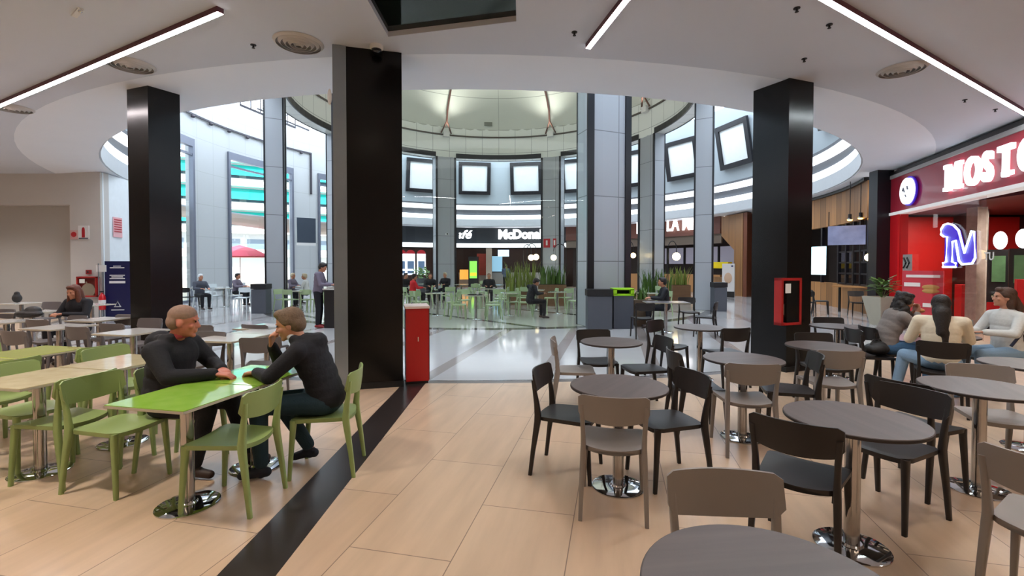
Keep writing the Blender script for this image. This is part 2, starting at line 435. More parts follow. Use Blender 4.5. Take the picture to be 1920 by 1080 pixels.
a, b = pol(-88, 11.6, 9.0), pol(-70, 11.4, 9.0)
cw.beam(a, b, .07, .08); cw.beam(a+Vector((0, 0, .75)), b+Vector((0, 0, .75)), .05, .05)
for i in range(7): p = a.lerp(b, i/6); cw.beam(p, p+Vector((0, 0, .75)), .04, .04)
cw.beam(a+Vector((.5, .5, 0)), b+Vector((.5, .5, 0)), .05, .06)
for i in (1, 3, 5): p = a.lerp(b, i/6); cw.beam(p+Vector((0, 0, .7)), p+Vector((0, 0, 2.2)), .03, .03)
one(cw, 'maintenance_catwalk', M('rail_dark', '#34303a', .5), 'thin dark steel catwalk hanging high up under the skylight on the left', 'catwalk', loc=a)

# skylight ring between the drum and the outer wall
SKY = M('skylight_panel', '#eef6ff', .5, 0, '#e2edfa', 5.1)
sl = []
for i in range(121):
    t = 3*i; A, B = pol(t, 9.05, 10.9), pol(t, 13.95, 9.95)
    sl.append([A, B, B+Vector((0, 0, .05)), A+Vector((0, 0, .05))])
struct('window_skylight', MB().loft(sl, caps=False), SKY, smooth=60)
mb = MB()
for i in range(60):
    t = 6*i; mb.beam(pol(t, 9.1, 10.85), pol(t, 13.3, 10.05), .07, .07)
struct('trim_skylight_bars', mb, M('white_metal', '#c4cbd2', .4))

# black framed lights on the leaning wall
FRP = M('frame_panel', '#dfe3e4', .5)
def leanframe(t, label):
    c = pol(t, RIN-.50, 7.95); rz = -R_(t)
    o = T('wall_panel', label, 'wall panel', c, rz, 'black framed panels round the well')
    Rm = Matrix.Rotation(R_(10.3), 3, 'X')
    f = MB(); w, h, e = 2.3, 2.3, .25
    for cx_, cz_, sx_, sz_ in ((0, h/2-e/2, w, e), (0, -h/2+e/2, w, e), (-w/2+e/2, 0, e, h-2*e), (w/2-e/2, 0, e, h-2*e)):
        f.box(Rm@Vector((cx_, -.02, cz_)), (sx_, .14, sz_), R=Rm)
    part(f, 'frame', BLACK_FR, o, smooth=0)
    part(MB().box(Rm@Vector((0, .02, 0)), (w-2*e+.02, .05, h-2*e+.02), R=Rm), 'pane', FRP, o, smooth=0)
    return o
names = ['left of the two black framed panels over the dark burger sign', 'right of the two black framed panels over the dark burger sign', 'black framed panel hidden behind the tall white pier, right of the burger sign',
         'black framed panel seen beside the tall pier right of centre', 'black framed panel above the brown fronted shop sign', 'tilted black framed panel beside the right black column',
         'black framed panel hidden behind the right black column', 'black framed panel of which one corner shows right of the right black column', 'black framed panel out of sight over the red shop side',
         'black framed panel seen through the bay beside the central column']
for i, t in enumerate((-8.35, 8.35, 25, 41.8, 58.5, 75.2, 91.9, 108.6, 125.3, -25)):
    leanframe(t, names[i])

# ------------------------------------------------------------------ rotunda drum, piers, dome
RO, RI, OT, WTOP = 9.1, 8.5, 8.37, 9.75
struct('wall_drum', MB().arc(RI, RO, -180, 180, OT, 10.95, 90, 0, (CX, CY)), TILE, O0)
dome = []
for i in range(13):
    a = (PI/2)*i/12
    dome.append([(CX+(RI+.05)*math.cos(a)*math.cos(2*PI*j/72), CY+(RI+.05)*math.cos(a)*math.sin(2*PI*j/72), WTOP+5.0*math.sin(a)) for j in range(72)])
dome[-1] = [(CX+.05*math.cos(2*PI*j/72), CY+.05*math.sin(2*PI*j/72), WTOP+5.0) for j in range(72)]
md = line_tiles('dome_panels', '#cdcfc5', 3.3, 1.7, '#8e9188', .6, 'arc', (8.4, 0, 0))
struct('ceiling_dome', MB().loft(dome, caps=False), md, O0, smooth=60)
struct('trim_drum_edge', MB().arc(RI-.06, RI+.02, -180, 180, WTOP-.06, WTOP+.02, 90, 0, (CX, CY)), M('edge_brown', '#4d443c', .5), O0)
for i, nm in enumerate(('far right', 'right', 'near right', 'near', 'close left', 'left', 'far left', 'far')):
    pass
pier_names = {22.5: 'white tiled pier behind the long planter, right of the burger sign', 67.5: 'white tiled pier at the right of the rotunda far side, seen beside the globe lamp', 112.5: 'grey white tiled pier on the right behind the farthest dark chairs',
              157.5: 'wide white tiled pier with black edges just behind the two litter bins', -157.5: 'white tiled pier hidden behind the central black column', -112.5: 'white tiled pier beside the dark litter bin on the left',
              -67.5: 'white tiled pier behind the standing man', -22.5: 'white tiled pier left of the burger sign opening'}
for t, lb in pier_names.items():
    root = T('rotunda_pier', lb, 'pier', pol(t, 8.8), -R_(t), 'tiled piers of the rotunda')
    hw = 4.3
    part(MB().arc(RI, RO, t-hw, t+hw, 0, OT+.02, 3, 0, (CX, CY)), 'shaft', line_tiles('pier_cladding', '#a8acb2', 40, 1.75, '#7b7e80', .25) if 'pc' not in MT else MT['pc'], root, world=True, smooth=0)
    MT['pc'] = bpy.data.materials['pier_cladding']
    for s in (-1, 1):
        for (ra, rb) in ((RO-.02, RO+.04), (RI-.04, RI+.02)):
            w = 1.15 if ra > 9 else .75
            e0 = t+s*(hw+.08); e1 = t+s*(hw-w)
            part(MB().arc(ra, rb, min(e0, e1), max(e0, e1), 0, OT, 1, 0, (CX, CY)), 'jamb', BLACK_FR, root, world=True, smooth=0)
for kk, t in enumerate(range(-180, 180, 45)):
    f = MB()
    for (ra, rb) in ((RO-.02, RO+.04), (RI-.04, RI+.02)):
        f.arc(ra, rb, t-22.5+4.3, t+22.5-4.3, OT-.02, OT+.26, 10, 0, (CX, CY))
    struct('trim_%d' % (kk+1), f, BLACK_FR, O0, smooth=0)
# glass in the near bay
one(MB().arc(9.0, 9.012, -180-18.1, -180+18.1, 0.0, OT, 12, 0, (CX, CY)), 'window_4', GREEN_GLASS, kind='structure', loc=pol(180, 9))
# dome hangers
HG = M('strut_rust', '#5a3a30', .5)
hn = {-22.5: 'left of the two rust coloured dome struts over the far openings', 22.5: 'right of the two rust coloured dome struts over the far openings', 67.5: 'rust coloured dome strut right of the wide pier', -67.5: 'rust coloured dome strut hidden behind the central column'}
for t, lb in hn.items():
    root = T('dome_strut', lb, 'strut', pol(t, RI-.05, WTOP-.12), -R_(t), 'struts of the dome')
    b = MB()
    def dz(u): return WTOP+5.0*math.sqrt(max(0, 1-u*u))-.1
    base = pol(t, RI-.15, WTOP+.02); j = pol(t, RI*.965, WTOP+.75)
    pts = [pol(t, RI*u, dz(u)-.12) for u in (.95, .9, .82, .7, .5, .3)]
    b.tube([j]+pts, .06, 8)
    for s in (-2.2, 2.2): b.tube([pol(t+s, RI-.1, WTOP+.05), j], .045, 8)
    part(b, 'pipe', HG, root, world=True)
    part(MB().box(pol(t, RI-.12, WTOP-.02), (.36, .25, .3), -R_(t)), 'anchor_box', WHITE, root, world=True, smooth=0)
vt = T('vent_grille', 'small grey grille low on the dome', 'vent', pol(-4.5, RI-.28, WTOP+.75), R_(4.5))
part(MB().box((0, 0, 0), (.5, .05, .22)), 'grille', M('grille_grey', '#77796f', .6), vt, smooth=0)

# ------------------------------------------------------------------ shell of the building
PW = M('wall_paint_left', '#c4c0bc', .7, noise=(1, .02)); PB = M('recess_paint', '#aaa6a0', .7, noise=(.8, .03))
yw = 14.25
lw = MB()
lw.box(((-13.55-12.6)/2, yw+.15, 2.25), (.95, .3, 4.5)); lw.box((-16.3, yw+.15, 4.0), (5.5, .3, 1.0)); lw.box((-18.2, yw+.15, 1.75), (1.8, .3, 3.5))
struct('wall_left_front', lw, PW, smooth=0)
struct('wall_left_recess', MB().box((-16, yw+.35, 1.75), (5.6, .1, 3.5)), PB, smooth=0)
sd = MB(); pa, pb = Vector((-12.585, yw+.06, 0)), Vector((-12.95, 15.75, 0))
sd.loft([[pa, pa+Vector((-.25, 0, 0)), pa+Vector((-.25, 0, 4.5)), pa+Vector((0, 0, 4.5))], [pb, pb+Vector((-.25, 0, 0)), pb+Vector((-.25, 0, 4.5)), pb+Vector((0, 0, 4.5))]])
struct('wall_left_return', sd, M('wall_pale', '#dfe4e8', .5), smooth=0)
struct('wall_left', MB().box((-18.9, 4.5, 2.25), (.2, 20, 4.5)), PW, smooth=0)
struct('wall_back', MB().box((-.5, -5.1, 2.25), (37, .2, 4.5)), PW, smooth=0)
struct('wall_right', MB().box((17.9, 6, 2.25), (.2, 22, 4.5)), PW, smooth=0)
struct('wall_shops_back', MB().arc(18.2, 18.5, -43, 120, 0, 4.5, None, 0, (CX, CY)), M('shop_dark', '#2d211c', .6), O0)
one(MB().arc(13.6, 13.612, -116, -100, 0.0, 4.55, None, 0, (CX, CY)), 'window_5', GLASS, kind='structure', loc=pol(-108, 13.6))
wm = MB()
for t in (-116, -112, -106, -100): wm.arc(13.55, 13.68, t-.25, t+.25, 0, 4.55, 1, 0, (CX, CY))
struct('trim_window_mullions', wm, M('white_metal', '#c4cbd2', .4), O0)

# three columns on the edge of the marble
def column(cx_, cy_, t, w, d, label, strip=0):
    root = T('square_column', label, 'column', (cx_, cy_, 0), -R_(t))
    part(MB().box((0, 0, C_Z/2+.05), (w, d, C_Z+.1)), 'shaft', DARK_COL, root, smooth=0)
    part(MB().box((0, 0, .04), (w+.02, d+.02, .08)), 'skirting', M('skirting_black', '#0a0a0a', .5), root, smooth=0)
    return root
# angle t: clockwise from the far direction, seen from the rotunda centre
def colthing(t, r, w, d, label):
    p = pol(t, r); return column(p.x, p.y, t, w, d, label)
colL = column(-5.89, 7.69, 180+20, .50, .50, 'slim black column on the left, behind the balding man')
colR = column(4.30, 7.43, 180-20.1, .51, .65, 'slim black column on the right with a red hose cabinet on it')
colC = column(-1.893, 6.443, 180-15, .708, .66, 'thick glossy black column at the centre beside the low red cabinet')
stp = MB().box((-2.165-.085*.966+.2*-.0-.02, 6.017-.085*.259+.2, C_Z/2), (.165, .40, C_Z), R_(15))
stp_o = part(stp, 'steel_strip', STEEL, colC, world=True, smooth=0, label='brushed steel cladding strip on its left side')
part(MB().ell((-2.262, 5.80, 3.72), (.028, .012, .1)), 'switch', WHITE, colC, world=True, label='small white oval plate')

# low red cabinet by the central column
rcab = T('low_cabinet', 'low red cabinet standing against the right side of the central black column', 'cabinet', (-1.36, 6.58, 0), R_(15))
part(MB().box((0, 0, .54), (.31, .5, 1.0)), 'body', M('cabinet_red', '#a30f10', .35), rcab, smooth=0)
part(MB().box((0, 0, 1.055), (.335, .54, .03)), 'top', M('cabinet_top', '#d9c0b4', .4), rcab, smooth=0)
part(MB().box((0, .02, .02), (.29, .48, .04)), 'plinth', BLACK, rcab, smooth=0)
part(MB().box((.01, -.255, .62), (.012, .012, .06)), 'lock', CHROME, rcab, smooth=0)
part(MB().box((.16, 0, .54), (.01, .48, .98)), 'side_panel', BLACK, rcab, smooth=0)

# LED strips
def strip(a, b, label, col='#fff3f4', es=70):
    a = Vector(a); b = Vector(b); a.z = b.z = C_Z
    root = T('led_strip', label, 'ceiling light', (a+b)/2, 0, 'linear ceiling lights')
    part(MB().beam(a-Vector((0, 0, .03)), b-Vector((0, 0, .03)), .075, .06), 'housing', M('strip_housing', '#5b2a38', .5), root, world=True, smooth=0)
    part(MB().beam(a-Vector((0, 0, .061)), b-Vector((0, 0, .061)), .062, .003), 'diffuser', M('strip_light_'+col, '#ffffff', .5, 0, col, es), root, world=True, smooth=0)
A0, A1 = P(413, 14, C_Z), P(0, 192, C_Z)
strip(A0, A1+(A1-A0)*.5, 'long linear ceiling light on the left running out of the picture')
B0, B1 = P(1103, 82, C_Z), P(1168, -2, C_Z)
strip(B0, B1+(B1-B0)*2.6, 'short linear ceiling light right of the dark glass ceiling panel')
C0, C1 = P(1562, -2, C_Z), P(1920, 207, C_Z)
strip(C0-(C1-C0)*.5, C1+(C1-C0)*.08, 'long bluish white linear ceiling light over the red shop', '#eefaff')
def added_lamp(x, y, e, label):  # lamps added out of view to brighten the front floor and left room
    o = T('added_lamp', label, 'ceiling light', (x, y, C_Z), 0, 'added unseen fill lamps')
    part(MB().lathe([(.15, 0), (.15, -.01), (.12, -.012), (.12, 0)], n=32), 'rim', WHITE, o)
    part(MB().lathe([(.12, -.002), (.12, -.006), (.002, -.006)], n=32), 'lens', M('added_lamp_glow', '#ffffff', .5, 0, '#fff0dc', 12), o)
    ld = bpy.data.lights.new('added_lamp', 'SPOT'); ld.energy = e; ld.color = (1, .92, .82) if x > -10 else (.97, .98, 1); ld.shadow_soft_size = .14; ld.spot_size = R_(125); ld.spot_blend = .9
    lo = bpy.data.objects.new('added_lamp_spot', ld); C.objects.link(lo); lo.parent = o; lo.location = (0, 0, -.03)
for i, (x, y, e) in enumerate(((-3.6, 2.4, 480), (-6.5, 3.4, 480), (-.8, 1.6, 25), (2.2, 2.2, 90), (5.6, 3.2, 150), (-9.5, 5.2, 340), (-13.6, 8.6, 750), (-15.6, 11.6, 750))):
    added_lamp(x, y, e, ('added unseen fill lamp over the green tables', 'added unseen fill lamp left of the green tables', 'added unseen fill lamp over the viewer', 'added unseen fill lamp over the nearest round tables', 'added unseen fill lamp over the tables at the right edge', 'added unseen fill lamp over the left edge of the room', 'added unseen fill lamp over the grey chairs', 'added unseen fill lamp by the left wall')[i])
for t in range(-180, 180, 45):
    ld = bpy.data.lights.new('dome_uplight', 'SPOT'); ld.energy = 400; ld.color = (1, .98, .92); ld.spot_size = R_(130); ld.spot_blend = 1; ld.shadow_soft_size = .15
    lo = bpy.data.objects.new('dome_uplight', ld); C.objects.link(lo); lo.location = pol(t+22.5, RI-.35, WTOP+.25); lo.rotation_euler = (pol(t+22.5, RI, 0)-pol(0, 0, 9)).to_track_quat('Z', 'Y').to_euler()
strip((-5.5, -3.5, 0), (-2.2, -.8, 0), 'linear ceiling light behind the viewer on the left', '#ffe3c4', 80)
strip((3.0, -3.5, 0), (6.8, -.5, 0), 'linear ceiling light behind the viewer on the right', '#ffe3c4', 60)
strip((7.5, -.5, 0), (8.3, 4.0, 0), 'linear ceiling light over the tables at far right', '#ffe3c4', 70)

# ceiling fittings
VG = M('vent_paint', '#c4bfbb', .5); VD = M('vent_gap', '#7d7875', .6)
for px, py, r, lb in ((560, 80, .30, 'round ceiling air diffuser above the left of the central column'), (244, 121, .30, 'round ceiling air diffuser just below the left linear light'), (22, 202, .30, 'round ceiling air diffuser at the left picture edge'), (1691, 130, .30, 'round ceiling air diffuser left of the bluish linear light')):
    p = P(px, py, C_Z); root = T('air_diffuser', lb, 'air vent', (p.x, p.y, C_Z), 0, 'round ceiling diffusers')
    g = MB(); 
    for k in range(5):
        r1 = r*(1-.19*k)
        g.lathe([(r1, -.004), (r1-.03, -.03-.006*k), (r1-.036, -.03-.006*k), (r1-.012, 0)], (0, 0, 0), 40)
    part(g, 'rings', VG, root)
    part(MB().lathe([(r*.97, -.001), (r*.97, -.006), (.01, -.006), (.01, -.001)], (0, 0, 0), 40), 'backing', VD, root)
for i, (px, py, lb) in enumerate(((475, 84, 'sprinkler head left of the nearest round air diffuser'), (1077, 60, 'sprinkler head beside the short linear light'), (1508, 110, 'black sprinkler head above the right black column'), (1555, 46, 'small sprinkler head just left of the bluish linear light'), (1494, 15, 'sprinkler head near the top picture edge'), (1809, 187, 'sprinkler head over the red shop sign'), (1866, 205, 'sprinkler head nearest the right end of the red shop sign'))):
    p = P(px, py, C_Z); o = T('sprinkler', lb, 'sprinkler', (p.x, p.y, C_Z), 0, 'ceiling sprinklers')
    part(MB().lathe([(.035, 0), (.035, -.008), (.012, -.012), (.012, -.035), (.02, -.04), (.02, -.045), (.002, -.05)], n=16), 'head', M('sprinkler_dark', '#2a2624', .4, .5), o)
p = P(145, 22, C_Z); o = T('emergency_fitting', 'small white ceiling fitting with a chrome tip at the top left', 'fitting', (p.x, p.y, C_Z), R_(-35))
part(MB().box((0, 0, -.01), (.26, .05, .02)), 'plate', WHITE, o); part(MB().ell((.12, 0, -.03), (.02, .02, .02)), 'tip', CHROME, o)
o = T('security_camera', 'white dome security camera at the top of the central black column', 'camera', (-1.74, 6.02, C_Z))
part(MB().lathe([(.085, 0), (.085, -.03), (.07, -.05), (.05, -.052)], n=28), 'housing', WHITE, o)
part(MB().lathe([(.065, -.045), (.06, -.08), (.035, -.105), (.004, -.112)], n=28), 'lens_dome', M('dark_dome', '#15181d', .05), o)

# ================================================================== FURNITURE
def rrect(cx_, cy_, z, hx, hy, c=.3):
    k = c*min(hx, hy)
    return [(cx_-hx+k, cy_-hy, z), (cx_+hx-k, cy_-hy, z), (cx_+hx, cy_-hy+k, z), (cx_+hx, cy_+hy-k, z), (cx_+hx-k, cy_+hy, z), (cx_-hx+k, cy_+hy, z), (cx_-hx, cy_+hy-k, z), (cx_-hx, cy_-hy+k, z)]
def make_chair(name, mat, label, cat='chair'):
    """moulded plastic chair, its front towards +y"""
    t = T(name, label, cat)
    # seat
    s = MB(); N = 14; top = []; bot = []
    def half(y):   # half width
        k = (y+.205)/.41
        w = .185+.035*k
        if k > .86: w -= .05*((k-.86)/.14)**2
        if k < .1: w -= .03*((.1-k)/.1)**2
        return w
    rows = []
    for i in range(N+1):
        y = -.205+.41*i/N; w = half(y); zc = .462-.004*(1-i/N); dip = .016
        if i == N: zc -= .008
        yb = y-.02*0
        ring = []
        for j in range(9):
            x = -1+2*j/8
            yy = y-(.028*(1-x*x) if i == 0 else .028*(1-x*x)*(1-i/N)**3)
            ring.append((x*w, yy, zc-dip*(1-x*x)*(.6+.4*math.sin(PI*i/N))))
        for j in range(8, -1, -1):
            x = -1+2*j/8
            yy = y-(.028*(1-x*x) if i == 0 else .028*(1-x*x)*(1-i/N)**3)
            ring.append((x*w*.985, yy, zc-.03-dip*.6*(1-x*x)))
        rows.append(ring)
    s.loft(rows); part(s, 'seat', mat, t, smooth=50)
    # front legs
    for sx in (-1, 1):
        l = MB().loft([rrect(sx*.190, .180, .452, .020, .022), rrect(sx*.192, .182, .40, .018, .020), rrect(sx*.200, .195, .2, .015, .016), rrect(sx*.207, .208, 0, .0125, .013)])
        part(l, 'leg', mat, t, smooth=60)
    # rear legs running up into the back
    for sx in (-1, 1):
        l = MB().loft([rrect(sx*.205, -.262, 0, .0125, .014), rrect(sx*.200, -.238, .2, .015, .017), rrect(sx*.192, -.206, .42, .017, .024), rrect(sx*.190, -.203, .47, .016, .025),
                       rrect(sx*.192, -.212, .56, .014, .020), rrect(sx*.197, -.228, .66, .014, .014), rrect(sx*.203, -.240, .74, .014, .010)])
        part(l, 'leg', mat, t, smooth=60)
    # curved back band
    b = MB(); rings = []
    for i in range(17):
        x = -1+2*i/16; X = x*.222; y = -.232-.052*(1-x*x); e = abs(x)
        zb = .648-.028*(1-x*x)+(.035*max(0, (e-.86)/.14)**2); zt = .805-.002*(1-x*x)-(.018*max(0, (e-.9)/.1)**2)
        th = .009; lean = .022
        rings.append([(X, y-th+lean, zb), (X, y+th+lean, zb), (X, y+th+lean*.4, (zb+zt)/2), (X, y+th*.7, zt), (X, y-th*.7, zt), (X, y-th+lean*.4, (zb+zt)/2)])
    b.loft(rings); part(b, 'backrest', mat, t, smooth=50)
    proto_kids(t); return t
GREEN = M('sage_green_plastic', '#8a9d60', .38, noise=(2, .03)); OLIVE = GREEN
PALEG = M('pale_green_plastic', '#a3b68c', .4); DARKC = M('black_brown_plastic', '#1e1918', .42)
TAUPE = M('taupe_plastic', '#857d78', .42); MAUVE = M('grey_mauve_plastic', '#66605f', .45); WHITEC = M('white_plastic', '#cfd6d8', .4)
CH = {'g': make_chair('green_chair', GREEN, 'x'), 'p': make_chair('pale_green_chair', PALEG, 'x'), 'k': make_chair('black_chair', DARKC, 'x'),
      't': make_chair('taupe_chair', TAUPE, 'x'), 'm': make_chair('grey_chair', MAUVE, 'x'), 'w': make_chair('white_chair', WHITEC, 'x')}
GRP = {'g': 'green plastic chairs', 'p': 'pale green chairs in the rotunda', 'k': 'black plastic chairs', 't': 'taupe plastic chairs', 'm': 'dark grey plastic chairs', 'w': 'white chairs in the bright hall'}
def chair(k, x, y, face, label):
    """face: heading in degrees, 0 = +y (away), 90 = +x (right)"""
    return place(CH[k], (x, y), -R_(face), label, GRP[k])

# tables
TOPW = wood('taupe_laminate', '#3a2f2c', '#625450', 0, 4.5, .42); EDGE = M('table_edge', '#2c2422', .5)
def pedestal(t, r=.19, col=.04, top=.72):
    part(MB().lathe([(r, 0), (r, .008), (r-.01, .013), (col+.02, .018), (col+.012, .03), (.01, .03)], n=48), 'base_plate', CHROME, t)
    part(MB().lathe([(col, .02), (col, top)], n=28), 'column', M('polished_steel', '#b9b6b4', .12, 1), t)
    part(MB().box((0, 0, top), (.3, .05, .012)).box((0, 0, top), (.05, .3, .012)), 'bracket', BLACK, t, smooth=0)
def make_round():
    t = T('round_table', 'x', 'table'); pedestal(t)
    part(MB().lathe([(.345, .728), (.35, .733), (.35, .746), (.346, .75)], n=64), 'tabletop', TOPW, t)
    part(MB().lathe([(.3505, .731), (.3515, .734), (.3515, .745), (.3505, .747)], n=64), 'edge_band', EDGE, t)
    proto_kids(t); return t
ROUND = make_round()
def rtable(x, y, label): return place(ROUND, (x, y), random.uniform(0, 3), label, 'round cafe tables')
def lime_top(name, stripe):
    m = bpy.data.materials.new(name); m.use_nodes = True; n = m.node_tree.nodes; l = m.node_tree.links; b = n['Principled BSDF']
    tc = n.new('ShaderNodeTexCoord'); nt = n.new('ShaderNodeTexNoise'); nt.inputs['Scale'].default_value = 9; nt.inputs['Detail'].default_value = 8; l.new(tc.outputs['Object'], nt.inputs['Vector'])
    f = n.new('ShaderNodeMapRange'); l.new(nt.outputs[0], f.inputs[0]); f.inputs[1].default_value = .2; f.inputs[2].default_value = .8
    l.new(mixc(n, l, f.outputs[0], lin(stripe[0]), lin(stripe[1])), b.inputs['Base Color']); b.inputs['Roughness'].default_value = .09; b.inputs['Coat Weight'].default_value = .5
    return m
LIME = lime_top('lime_print', ('#86b83a', '#9cc454')); CREAMT = lime_top('cream_print', ('#c2b48e', '#d9cda9')); PALET = M('pale_laminate', '#d6d2cc', .16, coat=.4); YELL = lime_top('yellow_green_print', ('#a8b55a', '#bfc76f'))
WG = M('white_green_laminate', '#cfd8c8', .12, coat=.4)
def make_rect(name, mat, w=.6, d=.6, label='x'):
    t = T(name, label, 'table'); pedestal(t)
    part(MB().box((0, 0, .739), (w, d, .022)), 'tabletop', mat, t, smooth=0)
    e = MB()
    e.box((0, d/2, .737), (w+.004, .004, .016)); e.box((0, -d/2, .737), (w+.004, .004, .016)); e.box((w/2, 0, .737), (.004, d, .016)); e.box((-w/2, 0, .737), (.004, d, .016))
    part(e, 'edge_band', M('rect_edge', '#b5ad9a', .4), t, smooth=0)
    proto_kids(t); return t
RT = {'lime': make_rect('green_print_table', LIME), 'cream': make_rect('cream_table', CREAMT), 'yell': make_rect('yellow_green_table', YELL), 'pale': make_rect('pale_table', PALET), 'wg': make_rect('rotunda_table', WG), 'dk': make_rect('dark_table', M('dark_grey_laminate', '#6f6b6d', .25), 1.0, .6)}
GA = math.degrees(math.atan(.215))
def qtable(k, x, y, label, ang=GA): return place(RT[k], (x, y), -R_(ang), label, 'square tables')
U = Vector((.2102, .9777, 0)); V = Vector((.9777, -.2102, 0))

# --- near left: three rows of green tables
qtable('lime', -2.20, 3.12, 'lime green printed table at the front, empty end with chrome foot nearest the viewer')
qtable('lime', -2.07, 3.72, 'lime green printed table between the two seated men')
qtable('cream', -3.71, 3.62, 'cream topped table behind the front left green chair')
qtable('cream', -3.57, 4.23, 'cream topped table just behind the balding man')
qtable('yell', -5.02, 4.10, 'yellow green table at the left picture edge')
qtable('yell', -4.89, 4.72, 'yellow green table behind the row of cream tables')
CHL = [
 ('g', -1.93, 3.17, -86, 'green chair pushed in at the right of the front lime green table'),
 ('g', -1.50, 3.70, -97, 'green chair under the grey haired man in black'),
 ('g', -2.91, 3.42, 100, 'empty green chair facing right, left of the front lime green table'),
 ('g', -2.68, 3.78, 95, 'green chair under the balding man'),
 ('g', -3.45, 3.55, -80, 'green chair tucked in behind the backrest of the front left green chair'),
 ('g', -3.28, 4.20, -78, 'green chair with its back to the balding man, at the cream table'),
 ('g', -3.98, 3.80, 102, 'green chair on the far side of the near cream table'),
 ('g', -3.88, 4.62, 104, 'green chair on the far side of the second cream table'),
 ('g', -4.62, 4.10, -78, 'green chair on the right of the near yellow green table'),
 ('g', -4.48, 4.83, -78, 'green chair on the right of the second yellow green table'),
 ('g', -4.05, 3.15, 8, 'green chair cut off by the left picture edge at the front'),
 ('g', -5.42, 4.78, 104, 'green chair beyond the yellow green tables at the left picture edge'),
]
for a in CHL: chair(*a)

# --- grey chairs and pale tables, left background
TB = [((112, 612), 'pale table behind the dark grey chair in the middle of the left background'), ((250, 621), 'pale table directly behind the balding man'), ((12, 602), 'pale table at the left picture edge in the background'),
      ((186, 598), 'pale table in front of the dark blue totem'), ((432, 632), 'pale table with a chrome leg between the two seated men'), ((60, 584), 'pale table at which the long haired woman sits'),
      ((500, 612), 'pale table behind the head of the grey haired man'), ((172, 571), 'pale table at the far wall below the red sign'), ((40, 568), 'pale table by the far left wall')]
for (px, py), lb in TB:
    p = P(px, py, .75); qtable('pale', p.x, p.y, lb)
    if px == 432:
        q = p+U*.62
        if True: qtable('pale', q.x, q.y, 'pale table pushed against the far side of the one between the two men')
def chp(k, px, py, z, face, label):
    """place a chair by where the top middle of its backrest (z .8) or its seat (z .46) is seen"""
    p = P(px, py, z); f = R_(face)
    off = .26 if z > .6 else 0
    return chair(k, p.x+off*math.sin(f), p.y+off*math.cos(f), face, label)
for a in [
 ('m', 140, 613, .80, 15, 'dark grey chair nearest the viewer in the left background, seen from behind'),
 ('m', 205, 607, .80, 12, 'dark grey chair right of the nearest one in the left background'),
 ('m', 66, 600, .80, 10, 'dark grey chair in front of the long haired woman'),
 ('m', 150, 592, .80, 195, 'dark grey chair facing the viewer, right of the long haired woman'),
 ('m', 20, 621, .80, 12, 'dark grey chair at the left edge behind the green rows'),
 ('m', 378, 610, .80, 192, 'dark grey chair behind the chin of the balding man'),
 ('m', 398, 622, .80, 190, 'dark grey chair left of the pale table between the men'),
 ('m', 474, 609, .80, 15, 'dark grey chair beyond the pale table between the men'),
 ('m', 487, 633, .80, -15, 'dark grey chair beside the raised hand of the grey haired man'),
 ('m', 285, 597, .80, 190, 'dark grey chair in front of the slim left column'),
 ('m', 15, 580, .80, 190, 'dark grey chair in the farthest row at the left edge'),
 ('m', 100, 566, .80, 180, 'dark grey chair behind the long haired woman'),
 ('m', 140, 560, .80, 180, 'dark grey chair by the wall under the red hose cabinet'),
 ('m', 240, 590, .80, 192, 'dark grey chair before the blue totem'),
]: chp(*a)

